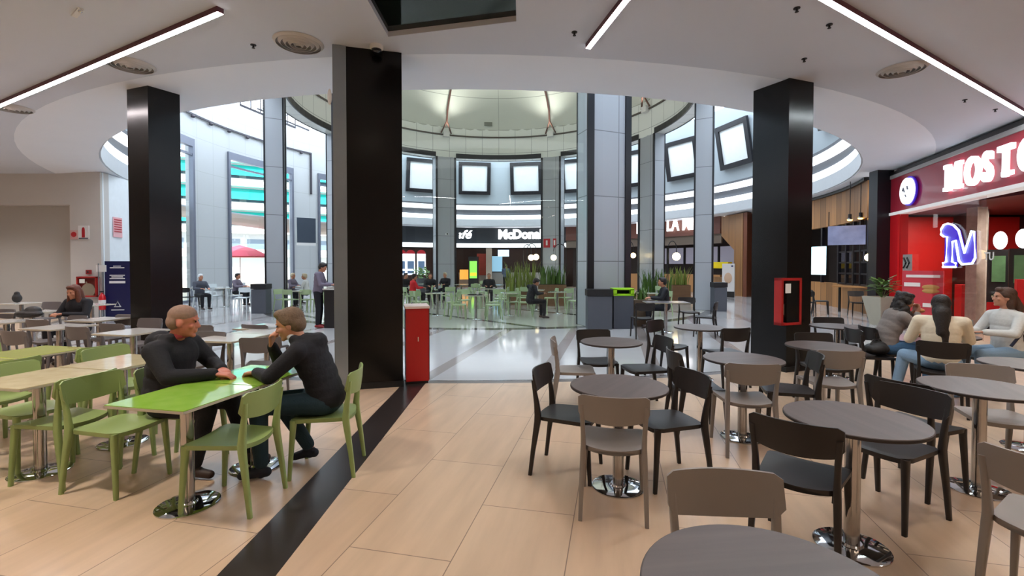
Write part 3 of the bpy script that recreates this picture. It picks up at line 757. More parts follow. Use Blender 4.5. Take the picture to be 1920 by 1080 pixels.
# --- right: round tables
RTB = [(P(1160, 722, .75), 'round taupe table nearest the middle of the aisle'), (P(1146, 640, .75), 'round taupe table behind the nearest aisle one, closest to the marble floor'),
       (P(1312, 613, .75), 'round table on the marble, left of the right black column'), (P(1393, 672, .75), 'round table in front of the right black column'),
       (P(1600, 783, .75), 'big looking round table at front right with a black chair on each side'), (P(1838, 725, .75), 'round table right in front of the three women'),
       (P(1541, 648, .75), 'round table just right of the right black column'), (P(1570, 611, .75), 'small looking round table at the edge of the marble, right of the black column'),
       (Vector((.70, 1.20, .75)), 'round wood grain table cut by the bottom edge of the picture'), (P(1935, 683, .75), 'round table cut by the right picture edge'), (Vector((5.45, 5.85, .75)), 'round table the three women share')]
for p, lb in RTB: rtable(p.x, p.y, lb)
for a in [
 ('k', .46, 3.66, 112, 'black chair left of the nearest aisle round table'),
 ('k', 1.17, 3.52, -104, 'black chair right of the nearest aisle round table'),
 ('t', .69, 3.14, 12, 'taupe chair with its back to the viewer at the nearest aisle round table'),
 ('t', .72, 5.22, 95, 'taupe chair left of the round table closest to the marble floor'),
 ('k', 1.06, 5.72, 176, 'black chair behind the round table closest to the marble floor'),
 ('k', 1.52, 5.30, -100, 'black chair right of the round table closest to the marble floor'),
 ('k', 1.82, 4.52, 92, 'black chair with a bluish seat left of the round table before the right column'),
 ('t', 2.06, 4.12, 8, 'taupe chair with its back to the viewer before the right black column'),
 ('k', 2.62, 4.40, -72, 'black chair right of the round table before the right column'),
 ('k', 2.30, 6.80, 140, 'black chair behind the round table on the marble'),
 ('k', 2.92, 6.36, -12, 'black chair with its back to the viewer at the round table on the marble'),
 ('k', 1.66, 2.63, 42, 'black chair at front right with its back to the viewer'),
 ('k', 2.47, 3.02, -112, 'black chair right of the big looking front round table'),
 ('k', 3.00, 3.42, 68, 'black chair left of the round table in front of the women'),
 ('t', 3.78, 3.60, 200, 'light taupe chair behind the round table in front of the women'),
 ('t', .82, 1.58, 184, 'taupe chair of which only the backrest shows beyond the bottom table'),
 ('t', 2.50, 2.08, 62, 'taupe chair cut by the right picture edge at the front'),
 ('t', 3.22, 4.72, 8, 'taupe chair at the round table just right of the black column'),
 ('k', 3.66, 5.42, 185, 'black chair behind the round table just right of the black column'),
 ('k', 5.00, 7.15, 190, 'black chair behind the round table at the edge of the marble'),
 ('k', 4.72, 6.05, 100, 'black chair carrying a dark bag, left of the women'),
 ('k', 4.80, 5.18, 38, 'black chair under the woman in the cream sweater'),
 ('k', 5.06, 6.25, 100, 'black chair under the woman with the long curly hair'),
 ('k', 6.12, 5.82, -92, 'black chair under the woman in the white top'),
 ('k', 4.20, 3.30, -80, 'dark chair at the right picture edge beyond the front tables'),
 ('k', 2.95, 10.5, 0, 'black chair at left of the dark table, its back to the viewer'),
 ('k', 4.45, 10.7, -60, 'black chair at the right end of the dark table'),
 ('k', 4.55, 11.9, 185, 'black chair on the far side of the dark table'),
 ('k', 10.4, 15.6, 120, 'dark wooden looking chair by the counter of the timber clad shop'),
 ('k', 9.7, 15.2, 40, 'dark chair nearer the right black column by the timber clad shop'),
 ('k', 11.2, 15.0, 200, 'dark chair at the shop table left of the potted plant'),
]: chair(*a)
qtable('dk', 3.75, 11.3, 'dark topped table before the grey pier on the right', 5)

# --- rotunda: green tables and chairs
random.seed(11)
rot = []
lab_t = ['pale green table with a tray, nearest in the rotunda', 'pale green table left of the nearest one in the rotunda', 'pale green table by the red jacketed visitor', 'pale green table in the middle of the rotunda', 'pale green table right of the rotunda middle',
         'pale green table where the dark dressed visitor sits by the planter', 'pale green table at the right behind the wide pier edge', 'long pale green table in the rear row, left', 'long pale green table in the rear row, middle', 'pale green table in the rear row, right', 'pale green table seen right of the litter bins', 'pale green table seen left of the central column']
tp = [(892, 553), (820, 549), (775, 538), (955, 549), (915, 541), (1005, 543), (1045, 547), (800, 532), (865, 533), (930, 534), (1215, 549), (562, 545)]
for (px, py), lb in zip(tp, lab_t):
    p = P(px, py, .75); qtable('wg', p.x, p.y, lb, random.uniform(-8, 8)+GA)
    rot.append(p)
    n = 0
    for dx, f in ((-.52, 90), (.52, -90)):
        n += 1
        chair('p', p.x+dx+random.uniform(-.06, .06), p.y+random.uniform(-.1, .1), f+random.uniform(-18, 18), 'pale green chair %s of the %s' % ('left' if dx < 0 else 'right', lb.replace('pale green ', '')))
for (px, py, f, lb) in ((870, 553, 170, 'pale green chair behind the nearest rotunda table with the tray'), (960, 556, -20, 'pale green chair at front right of the rotunda crowd, its back to the viewer'), (938, 551, 10, 'pale green chair between the two nearest rotunda tables'),
        (785, 555, 20, 'green chair right above the low red cabinet'), (840, 546, -30, 'pale green chair with its back seen behind the second rotunda table'), (895, 540, 150, 'pale green chair in the thick of the rotunda crowd'), (985, 546, 0, 'pale green chair before the planter'),
        (1060, 549, -30, 'pale green chair next to the black pier edge'), (1240, 545, 190, 'pale green chair in front of the brown planter on the right'), (905, 533, 190, 'pale green chair in the last rotunda row, middle'), (770, 547, 60, 'pale green chair behind the red cabinet'),
        (580, 552, 10, 'green chair left of the standing man'), (548, 552, 20, 'green chair just right of the left tiled pier')):
    p = P(px, py, .62); chair('p', p.x, p.y, f, lb)
p = rot[0]
tr = T('food_tray', 'dark food tray lying on the nearest rotunda table', 'tray', (p.x-.02, p.y, .752), .2)
part(MB().loft([rrect(0, 0, 0, .2, .14), rrect(0, 0, .004, .21, .15), rrect(0, 0, .022, .22, .16), rrect(0, 0, .018, .205, .145), rrect(0, 0, .006, .195, .135)]), 'tray_body', BLACK, tr)
part(MB().cyl(.08, .03, .006, .1, .03, .038), 'cup', M('paper_white', '#e8e4dc', .6), tr)

# --- bright hall at the left: white tables and chairs
for (px, py), lb in (((374, 539), 'white table in the bright hall, left of the tiled wall pier'), ((420, 540), 'white table in the bright hall, middle'), ((462, 538), 'white table in the bright hall beside the dark bin')):
    p = P(px, py, .75); qtable('pale', p.x, p.y, lb, -30)
for (px, py, f, lb) in ((356, 548, 10, 'dark chair by the left column, at the edge of the bright hall'), (376, 545, 60, 'white chair at the left table of the bright hall'), (402, 546, -60, 'white chair between the left and middle tables of the bright hall'), (440, 546, 70, 'white chair at the middle table of the bright hall'),
        (455, 549, 170, 'white chair nearest the dark bin'), (392, 540, 180, 'white chair at the back of the bright hall, left'), (446, 537, 190, 'white chair at the back of the bright hall, right'), (478, 541, -90, 'white chair half hidden by the dark bin')):
    p = P(px, py, .62); chair('k' if px == 356 else 'w', p.x, p.y, f, lb)

# ================================================================== BINS, PLANTS, SHOPS
def bin_(px0, px1, ytop, ybase, label, body, lid, lidname='lid', open_=False, d=.4):
    p0, p1 = P(px0, ybase), P(px1, ybase); w = (p1-p0).length; c = (p0+p1)/2+Vector((0, d/2, 0))
    h = EYE-(ytop-499)*c.y/FOC*.98
    o = T('litter_bin', label, 'bin', (c.x, c.y, 0))
    part(MB().box((0, 0, (h-.18)/2), (w-.03, d-.03, h-.18)), 'body', body, o, smooth=0)
    f = MB()
    if open_:
        f.box((0, 0, h-.02), (w, d, .04)); f.box((0, 0, h-.165), (w, d, .05))
        for s in (-1, 1): f.box((s*(w/2-.045), 0, h-.09), (.09, d, .14))
        part(MB().box((0, .1, h-.09), (w-.15, .2, .12)), 'opening', M('bin_hole', '#0d120a', .8), o, smooth=0)
    else: f.box((0, 0, h-.085), (w, d, .17))
    part(f, lidname, lid, o, smooth=0)
    return o
BG = M('bin_grey', '#50545d', .5); BD = M('bin_lid_dark', '#17181c', .5)
bin_(1101, 1149, 543, 618, 'dark grey litter bin with a black lid in front of the wide pier', BG, BD)
bin_(1150, 1189, 541, 617, 'dark grey litter bin with a lime green open hood', M('bin_blue_grey', '#474c57', .5), M('lime_hood', '#9ad31c', .4), 'hood', True)
bin_(470, 499, 533, 588, 'dark litter bin beside the left tiled pier', BG, BD)
bin_(1339, 1364, 530, 584, 'dark litter bin right of the grey pier', BG, BD)

def leaves(mb, c, n, h, spread, w=.05, seed=1, lean=.35):
    """tall sword leaves"""
    r = random.Random(seed)
    for i in range(n):
        a = r.uniform(0, 2*PI); q = r.uniform(0, 1)**.5*spread; bx, by = c[0]+q*math.cos(a), c[1]+q*math.sin(a)
        hh = h*r.uniform(.55, 1); la = r.uniform(0, 2*PI); ln = r.uniform(.05, lean)*hh; ww = w*r.uniform(.6, 1)
        u = Vector((-math.sin(la), math.cos(la), 0)); prev = None; rows = []
        for k in range(6):
            f = k/5; p = Vector((bx+math.cos(la)*ln*f*f, by+math.sin(la)*ln*f*f, c[2]+hh*f)); e = ww*(1-f)**.6*(.6+.8*f if f < .5 else 1)
            e = max(e, .002); t = Vector((math.cos(la), math.sin(la), 0))*.004
            rows.append([p-u*e, p+t, p+u*e, p-t*.5])
        mb.loft(rows)
    return mb
LEAF = M('leaf_green', '#4c6a2a', .5, noise=(4, .3)); LEAF2 = M('leaf_yellow_green', '#7d8a3a', .5, noise=(4, .3)); BOXW = wood('planter_wood', '#5b4028', '#7a5737', 0, 3, .5)
def planter(px0, px1, ytop, ybase, label, hl, seed, mat=LEAF):
    p0, p1 = P(px0, ybase), P(px1, ybase); w = abs(p1.x-p0.x); c = (p0+p1)/2; h = EYE-(ytop-499)*c.y/FOC
    o = T('planter_box', label, 'planter', (c.x, c.y+.3, 0))
    part(MB().box((0, 0, h/2), (w, .5, h)), 'box', BOXW, o, smooth=0)
    part(MB().box((0, 0, h+.005), (w-.08, .42, .02)), 'soil', M('soil', '#2a1f17', .9), o, smooth=0)
    m = MB(); n = int(w*10)
    r = random.Random(seed)
    for i in range(n): leaves(m, (-w/2+.1+(w-.2)*i/max(1, n-1), r.uniform(-.12, .12), h), 7, hl, .1, .05, seed*100+i)
    part(m, 'foliage', mat, o, smooth=0)
    return o
planter(948, 1008, 548, 572, 'long brown planter with tall sword leaved plants right of the burger counter', 1.35, 3, LEAF2)
planter(1010, 1062, 534, 574, 'brown planter with lower sword leaved plants beside the black pier edge', .85, 4)
planter(1205, 1262, 552, 572, 'planter of dark sword leaved plants seen between the pier and the globe lamp', 1.1, 5)
planter(1262, 1296, 535, 566, 'wooden planter box in front of the brown fronted shop', .9, 6, LEAF2)
p = P(1194, 612); o = T('plant_pot', 'brown tapered pot with a leafy plant right of the lime hooded bin', 'potted plant', (p.x+.16, p.y+.15, 0))
part(MB().loft([rrect(0, 0, 0, .17, .17, .1), rrect(0, 0, .72, .30, .30, .1)]), 'pot', M('pot_brown', '#6a5a48', .6), o, smooth=0)
part(leaves(MB(), (0, 0, .72), 34, .35, .24, .05, 9, .8), 'foliage', LEAF, o, smooth=0)
o = T('plant_pot', 'beige tapered square pot with a broad leaved plant beside the red shop', 'potted plant', (10.2, 12.75, 0))
part(MB().loft([rrect(0, 0, 0, .2, .2, .05), rrect(0, 0, .78, .34, .34, .05), rrect(0, 0, .78, .30, .30, .05), rrect(0, 0, .7, .28, .28, .05)]), 'pot', M('pot_beige', '#a79f8e', .6), o, smooth=0)
bl = MB(); r = random.Random(3)
for i in range(46):
    a = r.uniform(0, 2*PI); e = r.uniform(.1, 1.2); L = r.uniform(.15, .42); c = Vector((math.cos(a)*math.cos(e)*L, math.sin(a)*math.cos(e)*L, .78+.1+math.sin(e)*L*1.25))
    Rm = Matrix.Rotation(a, 3, 'Z')@Matrix.Rotation(-e+.5, 3, 'Y'); bl.ell(c, (.12, .055, .008), Rm, 8)
    if i % 3 == 0: bl.tube([(0, 0, .72), c*.6+Vector((0, 0, .3)), c], .006, 4)
part(bl, 'foliage', LEAF, o)
# green bush at the burger front, left bay
o = T('bush', 'light green leafy bush behind the red jacketed visitor', 'bush', tuple(P(790, 549)))
r = random.Random(5); bb = MB()
for i in range(120):
    a = r.uniform(0, 2*PI); q = r.uniform(0, .5); bb.ell((q*math.cos(a), q*math.sin(a), r.uniform(.9, 1.55)), (.09, .05, .03), Matrix.Rotation(r.uniform(0, 3), 3, 'Z')@Matrix.Rotation(r.uniform(-1, 1), 3, 'X'), 6)
part(bb, 'foliage', M('leaf_light', '#7fa36a', .5), o); part(MB().cyl(0, 0, 0, .9, .25, .32), 'pot', BG, o)

# globe lamps
GLOBE = M('globe_glow', '#fff2cf', .4, 0, '#ffe2a4', 6)
def globe(t, r, z, rr, label, post=True, arch=.5):
    p = pol(t, r); o = T('globe_lamp', label, 'lamp', (p.x, p.y, 0), 0, 'globe lamps')
    part(MB().ell((arch, 0, z), (rr, rr, rr), n=24), 'globe', GLOBE, o)
    pts = [(0, 0, 0), (0, 0, z+.4)]+[(arch/2-arch/2*math.cos(R_(a)), 0, z+.4+.35*math.sin(R_(a))) for a in range(20, 180, 20)]+[(arch, 0, z+.4), (arch, 0, z+rr)]
    part(MB().tube(pts, .022, 8), 'stand', BLACK_FR, o)
def globe_px(px, y, d, rr, label, arch=.5):
    X = (px-960)/FOC*d; z = EYE+(499-y)*d/FOC
    o = T('globe_lamp', label, 'lamp', (X-arch, d, 0), 0, 'globe lamps')
    part(MB().ell((arch, 0, z), (rr, rr, rr), n=24), 'globe', GLOBE, o)
    pts = [(0, 0, 0), (0, 0, z+.4)]+[(arch/2-arch/2*math.cos(R_(a)), 0, z+.4+.35*math.sin(R_(a))) for a in range(20, 180, 20)]+[(arch, 0, z+.4), (arch, 0, z+rr*.9)]
    part(MB().tube(pts, .02, 8), 'stand', BLACK_FR, o)
globe_px(996, 483, 26.5, .17, 'glowing globe lamp, left one of the pair over the tall planter', .45)
globe_px(1005, 482, 26.0, .17, 'glowing globe lamp, right one of the pair over the tall planter', .5)
globe_px(1038, 483, 26.0, .16, 'glowing globe lamp on an arched stand at the black pier edge', -.7)
globe_px(1268, 481, 22.5, .19, 'glowing globe lamp between the two piers on the right', .4)
globe_px(1187, 479, 24.5, .14, 'half hidden glowing globe lamp at the right edge of the wide pier', .4)

# ---------------- burger shop across the rotunda
def arcbox(r0, r1, t0, t1, z0, z1): return MB().arc(r0, r1, t0, t1, z0, z1, None, 0, (CX, CY))
SIGNG = M('sign_charcoal', '#2b3038', .4); LETW = M('letter_white', '#ffffff', .4, 0, '#ffffff', 2.2)
mc = T('burger_shop_front', 'dark grey burger restaurant front with white lettering across the rotunda', 'shop front', pol(0, 14.2))
part(arcbox(14.0, 14.3, -42, 20, 3.32, 4.6), 'sign_board', SIGNG, mc, world=True)
part(arcbox(13.9, 14.4, -42, 20, 3.02, 3.32), 'light_band', LIT, mc, world=True)
t0 = P(935, 447, 3.6)
def sign(body, px, d, z, h, parent, rz=0, mat=LETW, bold=.02, sx=1, extrude=.04, **k):
    return text(body, h/.69, ((px-960)/FOC*d, d, z), rz, mat, parent, extrude=extrude, bold=bold, sx=sx, **k)
sign("McDonald's", 934, 34.7, 3.69, .62, mc, R_(-7), bold=.05, sx=1.0)
sign('Caf\u00e9', 836, 34.6, 3.70, .6, mc, R_(5), bold=.02, shear=.3, sx=1.15)
sign('Mc', 806, 34.2, 3.72, .55, mc, R_(8), bold=.03)
part(arcbox(17.2, 17.4, -41, 20, 0, 3.02), 'rear_wall', M('burger_brown', '#4c3026', .55), mc, world=True)
part(arcbox(16.2, 16.7, -12, 18, 0, 1.1), 'counter', M('counter_steel', '#b9b6b0', .3), mc, world=True)
part(arcbox(13.95, 17.4, -17.2, -16.4, 0, 3.02), 'side_wall', M('shop_dark', '#2d211c', .6), mc, world=True)
MENU = M('menu_white', '#eef1f5', .4, 0, '#e9f1ff', 1.3); MBLUE = M('menu_photo', '#4d6078', .4, 0, '#5a6f90', .5); MRED = M('menu_red', '#b0202a', .4)
for i, px in enumerate((753, 770, 790)):
    d = 33.0+i*.15; X = (px-960)/FOC*d
    o = T('menu_board', ('leftmost', 'middle', 'rightmost')[i]+' of the three white menu panels with red arched tops', 'menu board', (X, d, 1.0), R_(22), 'menu panels')
    part(MB().box((0, 0, .75), (.62, .06, 1.5)), 'panel', MENU, o, smooth=0)
    part(MB().prism([(.31*math.cos(R_(a)), .28*math.sin(R_(a))) for a in range(0, 181, 15)], -.03, .03), 'arch', MRED, o).matrix_local = Matrix.Translation((0, 0, 1.5))@Matrix.Rotation(PI/2, 4, 'X')
    part(MB().box((0, -.04, .7), (.46, .02, .55)).box((0, -.04, .2), (.46, .02, .2)), 'picture', MBLUE, o, smooth=0)
    part(MB().box((-.2, 0, -.5), (.04, .04, 1.0)).box((.2, 0, -.5), (.04, .04, 1.0)).box((0, 0, -.98), (.6, .4, .03)), 'stand', CHROME, o, smooth=0)
def boxthing(name, label, cat, px, d, z0, z1, w, dep, mat, pname='body', rz=0, extra=None):
    o = T(name, label, cat, ((px-960)/FOC*d, d, z0), rz)
    part(MB().box((0, 0, (z1-z0)/2), (w, dep, z1-z0)), pname, mat, o, smooth=0)
    return o
fr = boxthing('drink_fridge', 'black drinks fridge with a bright green lit door', 'fridge', 888, 35.5, 0, 2.35, .75, .6, BLACK, 'cabinet')
part(MB().box((0, -.31, 1.35), (.55, .02, 1.3)), 'door', M('fridge_green', '#66c04a', .3, 0, '#7ad04a', 1.2), fr, smooth=0)
part(MB().box((0, -.325, 1.0), (.5, .02, .25)), 'shelf_goods', M('fridge_yellow', '#e0c23a', .3, 0, '#e0c23a', .7), fr, smooth=0)
sc_ = boxthing('order_screen', 'pale blue order screen hanging over the burger counter', 'screen', 944, 35.2, 2.35, 2.85, .85, .08, M('screen_pale', '#b8cbe0', .3, 0, '#b8cbe0', 1.2), 'display')
boxthing('counter_display', 'light blue lit display behind the burger counter', 'display', 931, 36.4, 1.2, 2.4, .9, .1, M('screen_teal', '#7fa8c0', .4, 0, '#7fa8c0', .9), 'display')
boxthing('poster', 'red and white poster beside the green drinks fridge', 'poster', 905, 36.6, .9, 2.6, .9, .06, M('poster_red', '#b9402e', .4, noise=(3, .5)), 'sheet')
boxthing('beige_pillar', 'rounded beige pillar beside the burger counter', 'pillar', 917, 36.0, 0, 3.0, .45, .45, M('pillar_beige', '#a89888', .5), 'shaft')
boxthing('warm_display', 'orange lit display case at the left of the burger counter', 'display', 871, 35.8, .6, 1.35, .7, .4, M('warm_case', '#d98f3a', .4, 0, '#e8a040', .9), 'case')
pn = boxthing('wall_tv', 'dark grey screen hung on the white tiled wall on the left', 'screen', 575, 26.4, 2.95, 4.35, 1.0, .1, M('tv_dark', '#3c4552', .3), 'display', R_(38))
part(MB().box((0, 0, -.09), (1.0, .12, .14)), 'shelf', WHITE, pn, smooth=0)
o = T('wall_camera', 'small white camera fixed on the pier left of the burger sign', 'camera', pol(-22.5, RI-.1, 3.6), R_(22.5))
part(MB().box((0, -.05, 0), (.12, .3, .12)), 'body', WHITE, o, smooth=0); part(MB().ell((0, -.22, 0), (.05, .03, .05)), 'lens', BLACK, o)
for tt, lb in ((20.8, 'red square fire sign on the pier right of the burger sign'), (24.2, 'small red extinguisher sign on the same pier, right one')):
    o = T('fire_sign', lb, 'sign', pol(tt, RI-.03, 3.05), -R_(tt))
    part(MB().box((0, 0, 0), (.42 if tt < 22 else .2, .03, .55)), 'plate', MRED, o, smooth=0)
    part(MB().box((0, -.02, .02), (.1, .02, .3)), 'symbol', WHITE, o, smooth=0)

# ---------------- brown fronted shop (right of the rotunda)
br_ = T('milanesa_shop_front', 'brown shop front with white lettering between the two right piers', 'shop front', pol(50, 14.2))
part(arcbox(14.0, 14.3, 20, 66, 3.5, 4.62), 'sign_board', M('sign_brown', '#6d4136', .5), br_, world=True)
part(arcbox(14.1, 14.2, 20, 66, 2.95, 3.5), 'soffit', M('soffit_brown', '#6b5c50', .6), br_, world=True)
part(arcbox(16.5, 16.7, 20, 66, 0, 3.5), 'rear_wall', M('rear_brown', '#40332d', .6), br_, world=True)
part(arcbox(14.6, 15.1, 38, 64, 0, 1.1), 'counter', wood('counter_oak', '#9a6a3c', '#b98652', 2, 3, .5), br_, world=True)
sign('LA MILANESA', 1249, 29.75, 3.86, .86, br_, R_(-53), bold=.02, sx=.62)
sign('I', 1192, 31.0, 3.8, .9, br_, R_(-42), bold=.03)
wp = MB()
for px in (1262, 1280, 1290): pass
for i, tt in enumerate((45, 49.5, 54, 58.5, 63)):
    o = T('menu_screen', ('grey menu screen over the counter of the brown fronted shop, number %s from the left' % ('one', 'two', 'three', 'four', 'five')[i]), 'screen', pol(tt, 15.6, 1.75), -R_(tt), 'menu screens')
    part(MB().box((0, 0, .55), (1.05, .06, 1.05)), 'display', M('screen_grey', '#8f8c9c', .3, 0, '#8f8c9c', .35), o, smooth=0)
    part(MB().box((.56, -.01, .55), (.07, .08, 1.15)), 'divider', BLACK, o, smooth=0)
WOODL = wood('shop_timber', '#8c5f38', '#b8834f', 2, 2.5, .5, .5)
tb = T('timber_block', 'tall warm timber clad block with a slanted cut, left of the right black column', 'cladding', pol(71, 14.4))
def tp_(px, d, z): return Vector(((px-960)/FOC*d, d, z))
a, b = tp_(1352, 26.6, 0), tp_(1392, 24.6, 0)
c0 = tp_(1376, 25.4, 0)
part(MB().loft([[c0, b, b+Vector((0, 0, 4.44)), c0+Vector((0, 0, 4.44))], [q+Vector((.5, .5, 0)) for q in (c0, b, b+Vector((0, 0, 4.44)), c0+Vector((0, 0, 4.44)))]]), 'post', WOODL, tb, world=True, smooth=0)
ul = a+Vector((0, 0, 4.44)); ll = a+Vector((0, 0, 3.35)); kk = c0+Vector((0, 0, 2.5)); ur = c0+Vector((0, 0, 4.44))
part(MB().loft([[ul, ll, kk, ur], [q+Vector((.4, .4, 0)) for q in (ul, ll, kk, ur)]]), 'header', WOODL, tb, world=True, smooth=0)
e0 = tp_(1393, 24.55, 0); e1 = tp_(1400, 24.3, 0)
part(MB().loft([[e0, e1, e1+Vector((0, 0, 4.44)), e0+Vector((0, 0, 4.44))], [q+Vector((.6, .6, 0)) for q in (e0, e1, e1+Vector((0, 0, 4.44)), e0+Vector((0, 0, 4.44)))]]), 'edge_post', wood('timber_dark', '#5a2c18', '#7a4022', 2, 3, .5), tb, world=True, smooth=0)
o = boxthing('yellow_canopy', 'yellow canopy box over a small stall beside the timber block', 'canopy', 1352, 25.9, 1.5, 1.85, 1.0, .5, M('canopy_yellow', '#e3c512', .4), 'box', R_(-50))
o = boxthing('menu_poster_stand', 'white poster stand with a food picture beside the timber block', 'poster', 1366, 24.2, 0, 1.75, .62, .08, M('poster_white', '#d9d2cf', .5), 'board', R_(-45))
part(MB().ell((0, -.05, 1.0), (.2, .015, .28)), 'picture', M('food_beige', '#c9a68c', .5), o); part(MB().box((.2, -.05, 1.62), (.1, .01, .08)), 'badge', M('badge_blue', '#2b3560', .4), o, smooth=0)
part(MB().box((0, -.05, .15), (.64, .02, .3)), 'foot', BLACK, o, smooth=0)
boxthing('stall_counter', 'dark stall counter with a wooden front under the yellow canopy', 'counter', 1350, 26.4, 0, 1.0, 1.2, .5, wood('stall_wood', '#7d5936', '#9a7148', 2, 3, .5), 'body', R_(-50))

# ---------------- timber clad shop with the pendant lights
co = T('timber_shop_front', 'timber clad shop front with a glass window, left of the tall black pillar', 'shop front', pol(107, 14))
part(arcbox(13.7, 13.95, 91, 115.6, 3.2, 4.4), 'fascia', WOODL, co, world=True)
part(arcbox(13.6, 13.98, 91, 115.6, 4.4, 4.5), 'top_trim', BLACK, co, world=True)
part(arcbox(13.9, 14.1, 91, 115.6, 0, .95), 'low_front', WOODL, co, world=True)
part(arcbox(16.2, 16.4, 85, 118, 0, 4.4), 'rear_wall', M('shop_dark', '#2d211c', .6), co, world=True)
gr = MB()
for tt in (97.5, 103.0, 105.8, 108.6, 111.4, 115): gr.arc(13.75, 13.85, tt-.22, tt+.22, .95, 3.2, 1, 0, (CX, CY))
for z in (.97, 1.35, 1.75, 2.15): gr.arc(13.77, 13.83, 103, 115, z-.03, z+.03, None, 0, (CX, CY))
part(gr, 'window_bars', BLACK_FR, co, world=True, smooth=0)
part(arcbox(13.80, 13.81, 103.2, 114.8, .98, 2.15), 'pane', glass('shop_glass', (.75, .8, .85), 1.5), co, world=True)
sign('CO', 1627, 15.45, 3.62, .52, co, R_(-112), bold=.03, sx=1.0)
tv = boxthing('shop_tv', 'wide screen hanging in the timber clad shop under the spotlights', 'screen', 1586, 15.9, 2.35, 3.0, 1.05, .08, M('tv_picture', '#6d738c', .3, 0, '#70769a', .45, noise=(3, .8)), 'display', R_(-35))
part(MB().box((-.5, 0, .9), (.03, .03, .5)).box((.5, 0, .9), (.03, .03, .5)), 'hanger', BLACK_FR, tv, smooth=0)
for i, (px, y) in enumerate(((1592, 412), (1612, 409), (1628, 407))):
    d = 15.6; o = T('spotlight', ('left', 'middle', 'right')[i]+' of three warm spotlights above the hanging screen', 'spotlight', tp_(px, d, EYE+(499-y)*d/FOC), 0, 'warm spotlights')
    part(MB().lathe([(.05, .18), (.05, .05), (.09, 0)], n=16), 'housing', BLACK_FR, o); part(MB().ell((0, 0, 0), (.08, .08, .05)), 'bulb', M('bulb_warm', '#ffcf80', .4, 0, '#ffb850', 9), o)
    part(MB().tube([(0, 0, .18), (0, 0, C_Z-o.location.z)], .012, 6), 'cord', BLACK_FR, o)
o = T('pendant_lamp', 'round warm pendant lamp at the window of the timber clad shop', 'lamp', tp_(1631, 14.9, 1.9)); part(MB().ell((0, 0, 0), (.15, .15, .13), n=24), 'globe', GLOBE, o)
part(MB().tube([(0, 0, .1), (0, 0, C_Z-1.9)], .012, 6), 'cord', BLACK_FR, o)
o = boxthing('lit_poster', 'bright pale blue lit poster in the timber clad shop', 'poster', 1534, 17.4, 1.3, 2.35, .6, .06, M('poster_glow', '#cfe8f0', .4, 0, '#c4e6f2', 1.5, noise=(2, .4)), 'panel', R_(-75))
o = boxthing('shop_counter_top', 'thin wooden bar table inside the timber clad shop', 'table', 1608, 15.9, .88, .93, 1.5, .4, wood('bar_oak', '#a5713f', '#c08a55', 0, 3, .5), 'tabletop', R_(-70))
[part(MB().box((q, 0, -.43), (.06, .06, .9)), 'leg', BLACK, o, smooth=0) for q in (-.6, .6)]
pl = T('black_pillar', 'tall black pillar between the timber clad shop and the red shop', 'column', (11.22, 14.15, 0), R_(-10))
part(MB().box((0, 0, 2.35), (.44, .44, 4.7)), 'shaft', BLACK_FR, pl, smooth=0)

# ---------------- red burger shop on the right
q0 = Vector((11.36, 14.05, 0)); wv = Vector((-.305, -.952, 0)).normalized(); nv = Vector((wv.y, -wv.x, 0))*1  # towards the hall
if nv.x > 0: nv = -nv
def L(t, z, off=0): return q0+wv*t+nv*off+Vector((0, 0, z))
rzL = math.atan2(wv.y, wv.x)
def slab(t0, t1, z0, z1, o0, o1):
    return MB().loft([[L(t0, z0, o0), L(t0, z1, o0), L(t0, z1, o1), L(t0, z0, o1)], [L(t1, z0, o0), L(t1, z1, o0), L(t1, z1, o1), L(t1, z0, o1)]])
RED = M('shop_red', '#c9141c', .3); DRED = M('fascia_red', '#a82236', .3, coat=.2)
ms = T('red_shop_front', 'red burger shop front with big glowing white lettering on the right', 'shop front', L(5, 0))
part(slab(.1, 12, 3.2, 4.2, -.3, 0), 'fascia', DRED, ms, world=True, smooth=0)
part(slab(.1, 12, 3.12, 3.2, -.3, .04), 'lower_trim', M('trim_white', '#dad4d2', .4, 0, '#ffffff', .25), ms, world=True, smooth=0)
part(slab(.1, 12, 4.2, 4.3, -.3, .03), 'upper_trim', M('trim_grey', '#a9a6a4', .4), ms, world=True, smooth=0)
part(slab(.1, 12, 4.3, 4.4, -.3, .02), 'black_line', BLACK, ms, world=True, smooth=0)  # thin black line along the top of the fascia
part(slab(.1, .62, 0, 3.12, -.25, 0), 'side_panel', RED, ms, world=True, smooth=0)
part(MB().box((14.65, 15.0, 1.6), (4.7, .1, 3.2)), 'rear_wall', M('inner_red', '#c0201c', .45), ms, world=True, smooth=0)
part(MB().box((17.0, 10.5, 1.6), (.1, 9.2, 3.2)), 'end_wall', M('inner_red', '#c0201c', .45), ms, world=True, smooth=0)
part(MB().box((13.2, 12.6, .55), (1.6, .6, 1.1), R_(-30)), 'service_counter', RED, ms, world=True, smooth=0)
stn = part(MB().box((12.55, 12.55, 1.6), (.28, .3, 3.2)), 'stone_pillar', M('stone_pale', '#a79c8e', .7, noise=(7, .35), bump=(15, .8)), ms, world=True, smooth=0, label='pale rough stone pillar')
part(slab(.62, 4.35, .02, 3.12, -.06, -.05), 'glass_front', glass('red_shop_glass', (.93, .88, .88), .5), ms, world=True, smooth=0)
part(MB().box((14.2, 10.0, 3.3), (5.2, 9.5, .1)), 'inner_ceiling', M('inner_ceiling', '#5a2020', .6), ms, world=True, smooth=0)
for i, (x, y) in enumerate(((13.2, 13.2), (14.2, 11.5), (12.6, 10.6))):
    ld = bpy.data.lights.new('shop_light', 'AREA'); ld.energy = 90; ld.size = .6; ld.color = (1, .93, .85)
    lo = bpy.data.objects.new('shop_light', ld); C.objects.link(lo); lo.location = (x, y, 3.2)
